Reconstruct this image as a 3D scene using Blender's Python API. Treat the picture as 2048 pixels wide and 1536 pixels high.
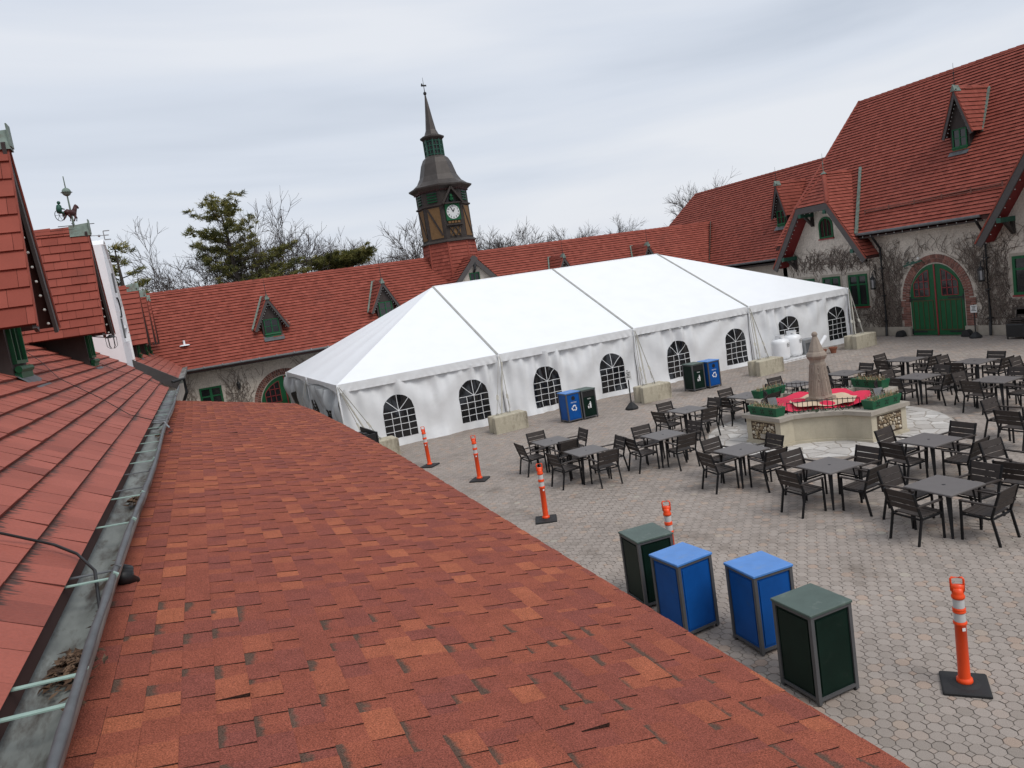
import bpy, math, random
from mathutils import Vector, Matrix
import numpy as np

for o in list(bpy.data.objects):
    bpy.data.objects.remove(o)
SC = bpy.context.scene
COL = SC.collection
R = random.Random(7)

# ---------------------------------------------------------------- camera
CAM_POS = Vector((0.0, 0.0, 4.9153))
_f, _pi, _ro, _yaw = 1487.13, .1263, -.1521, .414
def _cam_axes():
    f = Vector((0, math.cos(_pi), -math.sin(_pi))); r = Vector((1, 0, 0)); u = r.cross(f)
    c, s = math.cos(_ro), math.sin(_ro)
    r2 = c*r + s*u; u2 = -s*r + c*u
    rz = Matrix.Rotation(-_yaw, 3, 'Z')
    return rz @ r2, rz @ u2, rz @ f
CR, CU, CF = _cam_axes()
cam = bpy.data.cameras.new('camera')
cam.sensor_width = 36.0
cam.lens = _f / 2048 * 36.0
cam.clip_start = .05
cam.clip_end = 2000
camo = bpy.data.objects.new('camera', cam)
COL.objects.link(camo)
camo.matrix_world = Matrix(((CR.x, CU.x, -CF.x, CAM_POS.x), (CR.y, CU.y, -CF.y, CAM_POS.y), (CR.z, CU.z, -CF.z, CAM_POS.z), (0, 0, 0, 1)))
SC.camera = camo

# ---------------------------------------------------------------- sky, sun, exposure
SUN_EL, SUN_AZ = math.radians(52), math.radians(160)     # azimuth from +Y, clockwise
W = bpy.data.worlds.new('World'); SC.world = W; W.use_nodes = True
nt = W.node_tree; nt.nodes.clear()
def N(tree, typ, **kw):
    n = tree.nodes.new(typ)
    for k, v in kw.items():
        if k.startswith('i_'):
            n.inputs[k[2:].replace('_', ' ')].default_value = v
        else:
            setattr(n, k, v)
    return n
sky = N(nt, 'ShaderNodeTexSky', sky_type='NISHITA', sun_disc=False, sun_elevation=SUN_EL, sun_rotation=SUN_AZ, air_density=1.4, dust_density=4.0)
sb = N(nt, 'ShaderNodeMix', data_type='RGBA', blend_type='MULTIPLY'); sb.inputs['Factor'].default_value = 1
nt.links.new(sky.outputs[0], sb.inputs['A']); sb.inputs['B'].default_value = (.10, .10, .10, 1)
tc = N(nt, 'ShaderNodeTexCoord')
mp = N(nt, 'ShaderNodeMapping')
mp.inputs['Rotation'].default_value = (math.radians(10), math.radians(-17), math.radians(-24)); mp.inputs['Scale'].default_value = (.45, 1.3, 5.0)
nt.links.new(tc.outputs['Generated'], mp.inputs['Vector'])
nz = N(nt, 'ShaderNodeTexNoise', noise_dimensions='3D'); nz.inputs['Scale'].default_value = 1.7; nz.inputs['Detail'].default_value = 5; nz.inputs['Roughness'].default_value = .46; nz.inputs['Distortion'].default_value = .35
nt.links.new(mp.outputs[0], nz.inputs['Vector'])
cr = N(nt, 'ShaderNodeValToRGB')
cr.color_ramp.elements[0].position = .34; cr.color_ramp.elements[0].color = (.50, .55, .635, 1)
cr.color_ramp.elements[1].position = .64; cr.color_ramp.elements[1].color = (.705, .73, .78, 1)
e = cr.color_ramp.elements.new(.47); e.color = (.605, .65, .73, 1)
nt.links.new(nz.outputs['Fac'], cr.inputs['Fac'])
mx = N(nt, 'ShaderNodeMix', data_type='RGBA'); mx.inputs['Factor'].default_value = .93
nt.links.new(sb.outputs['Result'], mx.inputs['A']); nt.links.new(cr.outputs['Color'], mx.inputs['B'])
bg = N(nt, 'ShaderNodeBackground'); bg.inputs['Strength'].default_value = 1.0
wo = N(nt, 'ShaderNodeOutputWorld')
nt.links.new(mx.outputs['Result'], bg.inputs['Color']); nt.links.new(bg.outputs[0], wo.inputs['Surface'])

sun = bpy.data.lights.new('sun', 'SUN'); sun.energy = 1.5; sun.angle = math.radians(25); sun.color = (1, .97, .93)
suno = bpy.data.objects.new('sun', sun); COL.objects.link(suno)
_sd = Vector((math.sin(SUN_AZ)*math.cos(SUN_EL), math.cos(SUN_AZ)*math.cos(SUN_EL), math.sin(SUN_EL)))
suno.rotation_euler = _sd.to_track_quat('Z', 'Y').to_euler(); suno.location = (0, -20, 40)
SC.view_settings.view_transform = 'Standard'; SC.view_settings.look = 'None'
SC.view_settings.exposure = 0.22; SC.view_settings.gamma = 1.0; SC.view_settings.use_curve_mapping = False

# ---------------------------------------------------------------- materials
def lin(r, g, b):
    f = lambda c: (c/255/12.92) if c/255 <= .04045 else ((c/255+.055)/1.055)**2.4
    return (f(r), f(g), f(b))
MATS = {}
def M(name, col, rough=.6, var=.12, scale=4.0, bump=0.0, bscale=60.0, metal=0.0, ramp=None, spec=.4, stretch=None, grain=0.0, gscale=200.0, stain=None, trans=0.0):
    """noise-varied principled material; ramp = colours chosen by the face attribute 'tone';
    stain = (colour, scale, low, high): patches of wear with their own shape"""
    m = bpy.data.materials.new(name); m.use_nodes = True; t = m.node_tree; t.nodes.clear()
    out = N(t, 'ShaderNodeOutputMaterial'); p = N(t, 'ShaderNodeBsdfPrincipled')
    t.links.new(p.outputs[0], out.inputs['Surface'])
    tc = N(t, 'ShaderNodeTexCoord'); vec = tc.outputs['Object']
    if stretch:
        mp = N(t, 'ShaderNodeMapping'); mp.inputs['Scale'].default_value = stretch; t.links.new(vec, mp.inputs['Vector']); vec = mp.outputs[0]
    if ramp:
        at = N(t, 'ShaderNodeAttribute', attribute_name='tone')
        rp = N(t, 'ShaderNodeValToRGB'); rp.color_ramp.interpolation = 'LINEAR'
        els = rp.color_ramp.elements
        while len(els) < len(ramp): els.new(.5)
        for i, (pos, c) in enumerate(ramp):
            els[i].position = pos; els[i].color = (*c, 1)
        t.links.new(at.outputs['Fac'], rp.inputs['Fac']); base = rp.outputs['Color']
    else:
        rgb = N(t, 'ShaderNodeRGB'); rgb.outputs[0].default_value = (*col, 1); base = rgb.outputs[0]
    def mulnoise(base, sc, amt, detail=4, vec=vec):
        nz = N(t, 'ShaderNodeTexNoise'); nz.inputs['Scale'].default_value = sc; nz.inputs['Detail'].default_value = detail; nz.inputs['Roughness'].default_value = .6
        t.links.new(vec, nz.inputs['Vector'])
        mr = N(t, 'ShaderNodeMapRange'); mr.inputs['From Min'].default_value = .25; mr.inputs['From Max'].default_value = .75
        mr.inputs['To Min'].default_value = 1-amt; mr.inputs['To Max'].default_value = 1+amt
        t.links.new(nz.outputs['Fac'], mr.inputs['Value'])
        mm = N(t, 'ShaderNodeMix', data_type='RGBA', blend_type='MULTIPLY'); mm.inputs['Factor'].default_value = 1
        t.links.new(base, mm.inputs['A']); t.links.new(mr.outputs[0], mm.inputs['B'])
        return mm.outputs['Result']
    if var: base = mulnoise(base, scale, var)
    if grain: base = mulnoise(base, gscale, grain, 2, tc.outputs['Object'])
    if stain:
        sc_, ss, lo, hi = stain[:4]
        nz = N(t, 'ShaderNodeTexNoise'); nz.inputs['Scale'].default_value = ss; nz.inputs['Detail'].default_value = 6; nz.inputs['Roughness'].default_value = .65
        t.links.new(vec, nz.inputs['Vector'])
        mr = N(t, 'ShaderNodeMapRange'); mr.inputs['From Min'].default_value = lo; mr.inputs['From Max'].default_value = hi
        t.links.new(nz.outputs['Fac'], mr.inputs['Value'])
        mm = N(t, 'ShaderNodeMix', data_type='RGBA'); t.links.new(mr.outputs[0], mm.inputs['Factor'])
        t.links.new(base, mm.inputs['A']); mm.inputs['B'].default_value = (*sc_, 1); base = mm.outputs['Result']
    t.links.new(base, p.inputs['Base Color'])
    p.inputs['Roughness'].default_value = rough; p.inputs['Metallic'].default_value = metal; p.inputs['Specular IOR Level'].default_value = spec
    if bump:
        nb = N(t, 'ShaderNodeTexNoise'); nb.inputs['Scale'].default_value = bscale; nb.inputs['Detail'].default_value = 4
        t.links.new(vec, nb.inputs['Vector'])
        bp = N(t, 'ShaderNodeBump'); bp.inputs['Strength'].default_value = min(1, bump); bp.inputs['Distance'].default_value = .02
        t.links.new(nb.outputs['Fac'], bp.inputs['Height']); t.links.new(bp.outputs[0], p.inputs['Normal'])
    if trans:
        tr = N(t, 'ShaderNodeBsdfTranslucent'); t.links.new(base, tr.inputs['Color'])
        ms = N(t, 'ShaderNodeMixShader'); ms.inputs['Fac'].default_value = trans
        t.links.new(p.outputs[0], ms.inputs[1]); t.links.new(tr.outputs[0], ms.inputs[2]); t.links.new(ms.outputs[0], out.inputs['Surface'])
    MATS[name] = m
    return m

def glass_mat():
    m = bpy.data.materials.new('window_glass'); m.use_nodes = True; p = m.node_tree.nodes['Principled BSDF']
    p.inputs['Base Color'].default_value = (.012, .013, .014, 1); p.inputs['Roughness'].default_value = .08; p.inputs['Specular IOR Level'].default_value = .6
    MATS['window_glass'] = m
    return m
glass_mat()

M('tile', (.3, .06, .04), spec=.18, rough=.7, var=.10, scale=2.5, grain=.07, gscale=90, stain=((.13, .042, .033), .5, .58, .85), ramp=[(0, (.014, .008, .007)), (.08, (.165, .037, .025)), (.5, (.25, .061, .042)), (1, (.335, .090, .064))])
M('roof_deck', (.055, .022, .018), rough=.9)
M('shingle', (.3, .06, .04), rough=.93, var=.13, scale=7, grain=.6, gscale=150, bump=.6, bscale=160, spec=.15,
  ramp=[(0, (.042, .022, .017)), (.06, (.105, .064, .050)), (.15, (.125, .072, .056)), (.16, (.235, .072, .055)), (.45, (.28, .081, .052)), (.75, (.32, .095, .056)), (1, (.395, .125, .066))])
M('paver', (.3, .28, .26), rough=.9, var=.12, scale=.45, grain=.20, gscale=130, bump=.25, bscale=130, spec=.15,
  ramp=[(0, (.275, .238, .208)), (.35, (.315, .272, .240)), (.7, (.345, .300, .266)), (.85, (.36, .275, .222)), (1, (.37, .335, .285))], stain=((.15, .122, .098), .42, .58, .76))
M('joint', (.165, .142, .122), rough=.95, var=.25, scale=2)
M('soil', (.12, .10, .075), rough=1, var=.3, scale=.3)
M('stucco', (.50, .445, .385), rough=.95, var=.14, scale=2.2, grain=.22, gscale=16, bump=.9, bscale=22, spec=.15, stain=((.30, .26, .22), .8, .55, .8), stretch=(1, 1, .6))
M('plinth', (.33, .29, .24), rough=.9, var=.2, scale=3)
M('brick', (.2, .07, .05), rough=.85, var=.2, scale=12, ramp=[(0, (.11, .05, .04)), (.5, (.18, .075, .057)), (1, (.25, .115, .088))])
M('mortar', (.34, .30, .26), rough=.95)
M('timber', (.038, .029, .026), rough=.75, var=.25, scale=6, stretch=(1, 1, .2))
M('bargeboard', (.062, .054, .052), rough=.6, var=.12, scale=5)
M('tower_timber', (.032, .024, .020), rough=.7, var=.25, scale=5)
M('ochre', (.155, .088, .037), rough=.9, var=.2, scale=9, bump=.3)
M('tower_lead', (.062, .053, .048), rough=.55, var=.2, scale=3, metal=.3)
M('green_paint', (.009, .082, .031), rough=.5, var=.15, scale=3, spec=.25)
M('green_dark', (.010, .065, .042), rough=.5, var=.15, scale=4)
M('red_paint', (.21, .022, .025), rough=.5, var=.1)
M('soffit', (.16, .012, .012), rough=.6)
M('white_paint', (.78, .78, .78), rough=.5, var=.05)
M('white_clean', (.83, .84, .85), rough=.35, var=.04)
M('black_paint', (.012, .012, .013), rough=.45, var=.1)
M('black_iron', (.016, .016, .017), rough=.55, var=.2)
M('copper', (.15, .20, .17), rough=.6, var=.35, scale=7, stain=((.09, .075, .055), 5, .5, .7))
M('lead', (.10, .105, .11), rough=.55, var=.3, scale=6, metal=.2)
M('gutter', (.20, .215, .20), rough=.5, var=.35, scale=3, metal=.1, stretch=(3, .8, 3), stain=((.05, .036, .024), 1.6, .50, .62))
M('strap_copper', (.27, .38, .33), rough=.55, var=.25, scale=10)
M('cable', (.010, .010, .010), rough=.5)
M('leaf_litter', (.09, .05, .026), rough=.95, ramp=[(0, (.03, .017, .01)), (.6, (.09, .05, .028)), (1, (.17, .11, .07))], var=.2)
M('bulb', (.55, .55, .52), rough=.2)
M('canvas_roof', (.86, .88, .90), rough=.5, var=.025, scale=1.2, bump=.12, bscale=3, spec=.3, trans=.05)
M('canvas_wall', (.79, .80, .81), rough=.30, var=.03, scale=2, bump=.75, bscale=3.2, spec=.45, trans=.06, stain=((.62, .62, .60), 1.2, .60, .85))
M('webbing', (.40, .38, .33), rough=.85, var=.2, scale=8)
M('seam', (.34, .34, .32), rough=.8, var=.2)
M('vinyl', (.010, .011, .013), rough=.12, var=.2, scale=3, bump=.15, bscale=4, spec=.6)
M('concrete', (.44, .40, .31), rough=.95, var=.16, scale=4, grain=.15, gscale=60, bump=.6, bscale=18, spec=.15, stain=((.17, .145, .11), 2.4, .54, .72), stretch=(1, 1, .45))
M('chair_metal', (.009, .009, .010), rough=.5, var=.1, spec=.25)
M('chair_slat', (.048, .039, .035), spec=.25, rough=.6, var=.2, scale=14)
M('table_top', (.125, .114, .110), spec=.3, rough=.5, var=.06, scale=5)
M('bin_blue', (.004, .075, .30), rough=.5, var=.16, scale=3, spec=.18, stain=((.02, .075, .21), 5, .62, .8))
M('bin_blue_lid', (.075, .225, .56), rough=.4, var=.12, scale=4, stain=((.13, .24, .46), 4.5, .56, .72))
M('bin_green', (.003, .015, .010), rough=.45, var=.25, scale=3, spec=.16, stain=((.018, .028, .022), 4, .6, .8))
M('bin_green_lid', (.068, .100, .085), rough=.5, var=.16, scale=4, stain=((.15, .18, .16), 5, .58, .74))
M('bin_frame', (.085, .085, .088), rough=.45, var=.1)
M('orange', (.86, .075, .012), rough=.35, var=.06, scale=5)
M('reflector', (.55, .55, .54), rough=.35, var=.05)
M('rubber', (.018, .018, .019), rough=.7, var=.25, scale=6)
M('cast_stone', (.47, .42, .32), rough=.85, var=.12, scale=3, grain=.08, gscale=50, stain=((.30, .25, .17), 1.8, .58, .76))
M('cap_stone', (.36, .32, .27), rough=.85, var=.14, scale=4)
M('obelisk_stone', (.30, .245, .20), rough=.85, var=.16, scale=6, bump=.3, bscale=25)
M('pebble', (.4, .33, .22), rough=.6, var=.2, scale=14, ramp=[(0, (.20, .14, .085)), (.5, (.38, .30, .19)), (1, (.56, .50, .40))])
M('pebble_bed', (.085, .06, .04), rough=.95)
M('planter', (.012, .105, .048), rough=.4, var=.12, scale=4)
M('cloth_red', (.62, .020, .065), rough=.75, var=.10, scale=4, bump=.3, bscale=12)
M('cloth_tan', (.56, .43, .30), rough=.85, var=.1, scale=4)
M('flagstone', (.45, .43, .40), rough=.9, var=.14, scale=2.5, grain=.08, gscale=40, ramp=[(0, (.40, .37, .34)), (.5, (.48, .455, .425)), (1, (.57, .545, .515))])
M('door_groove', (.055, .045, .018), rough=.7)
M('clear_vinyl', (.50, .52, .53), rough=.16, var=.12, scale=1.5, bump=.8, bscale=3, spec=.6, trans=.1)
M('dry_grass', (.36, .25, .13), rough=.9, ramp=[(0, (.20, .13, .065)), (1, (.50, .38, .22))])
M('evergreen', (.03, .055, .022), rough=.8, ramp=[(0, (.012, .026, .012)), (1, (.045, .085, .035))])
M('needles', (.07, .09, .03), rough=.8, ramp=[(0, (.045, .052, .018)), (.5, (.15, .15, .038)), (1, (.27, .235, .07))], var=.2, scale=.5, trans=.25)
M('bark', (.055, .045, .040), rough=.95, var=.25, scale=3)
M('twig', (.062, .050, .046), rough=.95, var=.15)
M('vine', (.10, .078, .066), rough=.95, var=.3, scale=3, ramp=[(0, (.065, .050, .043)), (1, (.22, .175, .145))])
M('terracotta', (.26, .10, .06), rough=.85, var=.2)
M('tank_white', (.80, .81, .82), rough=.3, var=.04, scale=3, spec=.5)
M('panel_white', (.82, .83, .85), rough=.45, var=.04)
M('steel', (.33, .34, .35), rough=.4, metal=.6, var=.1)
M('clock_white', (.58, .59, .58), rough=.5, var=.04)
M('dark_red', (.055, .014, .013), rough=.5)

# ---------------------------------------------------------------- mesh helpers
def V(*a): return Vector(a)
class MB:
    def __init__(s): s.v = []; s.f = []; s.t = []
    def add(s, vs, fs, tone=.5):
        n = len(s.v); s.v += [tuple(p) for p in vs]
        for i, f in enumerate(fs):
            s.f.append([n+k for k in f]); s.t.append(tone[i] if isinstance(tone, (list, tuple)) else tone)
    def box(s, x0, x1, y0, y1, z0, z1, tone=.5):
        s.add([(x0,y0,z0),(x1,y0,z0),(x1,y1,z0),(x0,y1,z0),(x0,y0,z1),(x1,y0,z1),(x1,y1,z1),(x0,y1,z1)],
              [(3,2,1,0),(4,5,6,7),(0,1,5,4),(1,2,6,5),(2,3,7,6),(3,0,4,7)], tone)
    def obox(s, c, ax, ay, az, tone=.5):          # centre + three half-axis vectors
        c = Vector(c); P = []
        for k in (-1, 1):
            for i, j in ((-1,-1),(1,-1),(1,1),(-1,1)): P.append(c + i*Vector(ax) + j*Vector(ay) + k*Vector(az))
        s.add(P, [(3,2,1,0),(4,5,6,7),(0,1,5,4),(1,2,6,5),(2,3,7,6),(3,0,4,7)], tone)
    def bar(s, p0, p1, w, h, up=(0,0,1), tone=.5):   # box between two points; w across, h along 'up'
        p0, p1 = Vector(p0), Vector(p1); d = (p1-p0); L = d.length; d.normalize()
        up = Vector(up); x = d.cross(up)
        if x.length < 1e-5: x = d.cross(Vector((1, 0, 0)))
        x.normalize(); u = x.cross(d).normalized()
        s.obox((p0+p1)/2, x*(w/2), d*(L/2), u*(h/2), tone)
    def bbox(s, x0, x1, y0, y1, z0, z1, b, tone=.5):   # box with chamfered top and vertical edges
        def ring(x0, x1, y0, y1, z, b): return [(x0+b,y0,z),(x1-b,y0,z),(x1,y0+b,z),(x1,y1-b,z),(x1-b,y1,z),(x0+b,y1,z),(x0,y1-b,z),(x0,y0+b,z)]
        P = ring(x0,x1,y0,y1,z0,b) + ring(x0,x1,y0,y1,z1-b,b) + ring(x0+b,x1-b,y0+b,y1-b,z1,b*.4)
        F = [tuple(range(16, 24))]
        for r in (0, 8):
            for i in range(8): j = (i+1) % 8; F.append((r+i, r+j, r+8+j, r+8+i))
        s.add(P, F, tone)
    def tube(s, pts, r, n=6, cap=True, tone=.5):
        pts = [Vector(p) for p in pts]; m = len(pts)
        rs = r if isinstance(r, (list, tuple)) else [r]*m
        P = []; up = None
        for i, p in enumerate(pts):
            d = (pts[min(i+1, m-1)] - pts[max(i-1, 0)])
            if d.length < 1e-9: d = Vector((0, 0, 1))
            d.normalize()
            if up is None:
                up = Vector((0, 0, 1)) if abs(d.z) < .9 else Vector((1, 0, 0))
            x = d.cross(up)
            if x.length < 1e-4: x = d.cross(Vector((1, 0, 0)))
            x.normalize(); u = x.cross(d)
            for k in range(n):
                a = 2*math.pi*k/n; P.append(p + (x*math.cos(a) + u*math.sin(a))*rs[i])
        F = [(i*n+k, i*n+(k+1) % n, (i+1)*n+(k+1) % n, (i+1)*n+k) for i in range(m-1) for k in range(n)]
        if cap: F += [tuple(range(n-1, -1, -1)), tuple(range((m-1)*n, m*n))]
        s.add(P, F, tone)
    def lathe(s, prof, n=16, c=(0,0,0), rot=0.0, cap=True, tone=.5):
        P = [(c[0]+r*math.cos(rot+2*math.pi*k/n), c[1]+r*math.sin(rot+2*math.pi*k/n), c[2]+z) for r, z in prof for k in range(n)]
        m = len(prof)
        F = [(i*n+k, i*n+(k+1) % n, (i+1)*n+(k+1) % n, (i+1)*n+k) for i in range(m-1) for k in range(n)]
        if cap: F += [tuple(range(n-1, -1, -1)), tuple(range((m-1)*n, m*n))]
        s.add(P, F, tone)
    def sphere(s, c, r, n=8, m=6, sc=(1,1,1), tone=.5):
        P = []
        for i in range(m+1):
            a = math.pi*i/m
            for k in range(n):
                b = 2*math.pi*k/n
                P.append((c[0]+r*sc[0]*math.sin(a)*math.cos(b), c[1]+r*sc[1]*math.sin(a)*math.sin(b), c[2]-r*sc[2]*math.cos(a)))
        F = [(i*n+k, i*n+(k+1) % n, (i+1)*n+(k+1) % n, (i+1)*n+k) for i in range(m) for k in range(n)]
        s.add(P, F, tone)
    def prism(s, poly, vec, tone=.5):       # planar polygon (3-D points) pushed along vec
        poly = [Vector(p) for p in poly]; vec = Vector(vec); n = len(poly)
        s.add(poly + [p+vec for p in poly], [tuple(range(n-1, -1, -1)), tuple(range(n, 2*n))] + [(i, (i+1) % n, n+(i+1) % n, n+i) for i in range(n)], tone)
    def poly(s, pts, tone=.5): s.add(pts, [tuple(range(len(pts)))], tone)
    def mesh(s, name, off=None, smooth=False):
        me = bpy.data.meshes.new(name)
        vs = s.v if off is None else [(x-off[0], y-off[1], z-off[2]) for x, y, z in s.v]
        me.from_pydata(vs, [], s.f)
        at = me.attributes.new('tone', 'FLOAT', 'FACE'); at.data.foreach_set('value', np.array(s.t, dtype=np.float32))
        if smooth: me.polygons.foreach_set('use_smooth', np.ones(len(me.polygons), dtype=bool))
        me.update()
        return me

TEXT = {}
def _texts():
    tmp = {}
    for body, size, ext, off in [(str(i), .13, .002, .004) for i in range(1, 13)] + [('RECYCLE', .055, .001, 0), ('TRASH', .05, .001, 0)]:
        cu = bpy.data.curves.new('lettering', 'FONT'); cu.body = body; cu.size = size; cu.align_x = 'CENTER'; cu.align_y = 'CENTER'; cu.extrude = ext; cu.offset = off; cu.resolution_u = 3
        o = bpy.data.objects.new('lettering', cu); COL.objects.link(o); tmp[body] = o
    dg = bpy.context.evaluated_depsgraph_get()
    for k, o in tmp.items(): TEXT[k] = bpy.data.meshes.new_from_object(o.evaluated_get(dg))
    for o in tmp.values(): bpy.data.objects.remove(o)
_texts()
def lettering(name, body, mat, parent, loc, rot):
    me = TEXT[body].copy(); me.materials.clear(); me.materials.append(MATS[mat]); o = bpy.data.objects.new(name, me); COL.objects.link(o)
    o.parent = parent; o.location = loc; o.rotation_euler = rot; return o

def thing(name, label, cat, loc=(0,0,0), rotz=0.0, group=None):
    o = bpy.data.objects.new(name, None); COL.objects.link(o); o.empty_display_size = .2
    o.location = loc; o.rotation_euler = (0, 0, rotz); o['label'] = label; o['category'] = cat
    if group: o['group'] = group
    return o
def tag(o, label, cat, group=None):
    o['label'] = label; o['category'] = cat
    if group: o['group'] = group
    return o
def root_of(o):
    while o.parent: o = o.parent
    return o
def part(name, mb, mat, parent=None, world=True, smooth=False, kind=None, label=None):
    """link one mesh object; with world=True the coordinates are world ones and are shifted to the (unrotated) root"""
    off = None
    if parent is not None and world: off = root_of(parent).location
    me = mb.mesh(name, off, smooth); me.materials.append(MATS[mat] if isinstance(mat, str) else mat)
    o = bpy.data.objects.new(name, me); COL.objects.link(o)
    if parent is not None: o.parent = parent
    if kind: o['kind'] = kind
    if label: o['label'] = label
    return o
def solo(name, mb, mat, label, cat, base, group=None, smooth=False):
    me = mb.mesh(name, base, smooth); me.materials.append(MATS[mat]); o = bpy.data.objects.new(name, me); COL.objects.link(o); o.location = base
    return tag(o, label, cat, group)
def copy_tree(o, parent=None):
    c = o.copy(); COL.objects.link(c)
    if parent is not None: c.parent = parent
    for ch in list(o.children): copy_tree(ch, c)
    return c

def clip(poly, cp):
    """Sutherland-Hodgman: clip 2-D poly by the convex counter-clockwise polygon cp"""
    out = poly
    for i in range(len(cp)):
        ax, ay = cp[i]; bx, by = cp[(i+1) % len(cp)]
        ins = lambda p: (bx-ax)*(p[1]-ay) - (by-ay)*(p[0]-ax) >= -1e-9
        inp = out; out = []
        if not inp: return []
        for k in range(len(inp)):
            p, q = inp[k], inp[(k+1) % len(inp)]; a, b = ins(p), ins(q)
            if a: out.append(p)
            if a != b:
                d1 = (bx-ax)*(p[1]-ay) - (by-ay)*(p[0]-ax); d2 = (bx-ax)*(q[1]-ay) - (by-ay)*(q[0]-ax)
                t = d1/(d1-d2); out.append((p[0]+t*(q[0]-p[0]), p[1]+t*(q[1]-p[1])))
    return out
def ccw(p):
    a = sum(p[i][0]*p[(i+1) % len(p)][1] - p[(i+1) % len(p)][0]*p[i][1] for i in range(len(p)))
    return p if a > 0 else p[::-1]

def tiles(O, S, T, polys, e=.2, w=.2, lift=.022, gap=.003, rnd=None, lo=.12, hi=.95, wob=.0, thick=None, single=False, edges=False, bt=None):
    """overlapping roof tiles on the plane O + s*S + t*T, inside the convex (s, t) polygons.
    Returns one MB, or with single=True a list of (centre, MB), one per tile."""
    rnd = rnd or R; O, S, T = Vector(O), Vector(S), Vector(T); Nn = S.cross(T).normalized()
    if Nn.z < 0: Nn = -Nn
    out = []; mb = MB()
    for poly in polys:
        poly = ccw([tuple(p) for p in poly])
        s0, s1 = min(p[0] for p in poly), max(p[0] for p in poly); t0, t1 = min(p[1] for p in poly), max(p[1] for p in poly)
        k0 = math.floor(t0/e - 1e-6)
        for k in range(k0, math.ceil(t1/e)):
            ta, tb = k*e, (k+1)*e + .004
            j = math.floor(s0/w) - 1; nxt = (j + (.5 if k % 2 else 0))*w
            while j*w < s1 + w:
                sa = nxt; sb_ = (j + 1 + (.5 if k % 2 else 0))*w + (rnd.uniform(-.07, .07)*w if gap else 0); nxt = sb_; j += 1
                q = clip([(sa+gap, ta), (sb_-gap, ta), (sb_-gap, tb), (sa+gap, tb)], poly)
                if len(q) < 3: continue
                lf = lift*(1 + rnd.uniform(-.18, .18)) + rnd.uniform(0, wob)
                tn = lo + (hi-lo)*min(1, max(0, rnd.gauss(.5, .2)))
                H = lambda t: lf*(1-(t-ta)/e) + .002
                P = [O + S*a + T*b + Nn*H(b) for a, b in q]; n = len(P)
                m = MB() if single else mb
                m.add(P, [tuple(range(n))], tn)
                for i in range(n):
                    a, b = q[i], q[(i+1) % n]
                    butt = abs(a[1]-ta) < 1e-6 and abs(b[1]-ta) < 1e-6
                    if butt or edges:
                        m.add([P[i], P[(i+1) % n], P[(i+1) % n]-Nn*(lf+.004), P[i]-Nn*(lf+.004)], [(3, 2, 1, 0)], (bt if bt is not None else max(.03, tn*.55)) if butt else .05)  # bt darkens the butts: shade line of each course painted into the colour
                if single:
                    cx = sum((p for p in P), Vector((0, 0, 0)))/n; out.append((cx, m))
    return out if single else mb

def join_mb(list_):
    m = MB()
    for b in list_: m.add(b.v, b.f, list(b.t))
    return m
def cam_px(p):
    d = Vector(p) - CAM_POS; w = d.dot(CF)
    if w < .05: return None
    return (1024 + _f*d.dot(CR)/w, 768 - _f*d.dot(CU)/w, w)
def in_view(p, m=120):
    q = cam_px(p)
    return q is not None and -m < q[0] < 2048+m and -m < q[1] < 1536+m
def apparent(c, size):
    q = cam_px(c); return 0 if q is None or not (-40 < q[0] < 2088 and -40 < q[1] < 1576) else size/q[2]
def pieces(name, lst, mat, parent, limit=300, size=.2, restname=None):
    """the largest 'limit' pieces in the picture become parts of their own, the rest one joined part"""
    lst = sorted(lst, key=lambda cm: -apparent(cm[0], size))
    for c, m in lst[:limit]: part(name, m, mat, parent)
    if len(lst) > limit:
        part(restname or name+'_field', join_mb([m for c, m in lst[limit:]]), mat, parent, kind='stuff')

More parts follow.
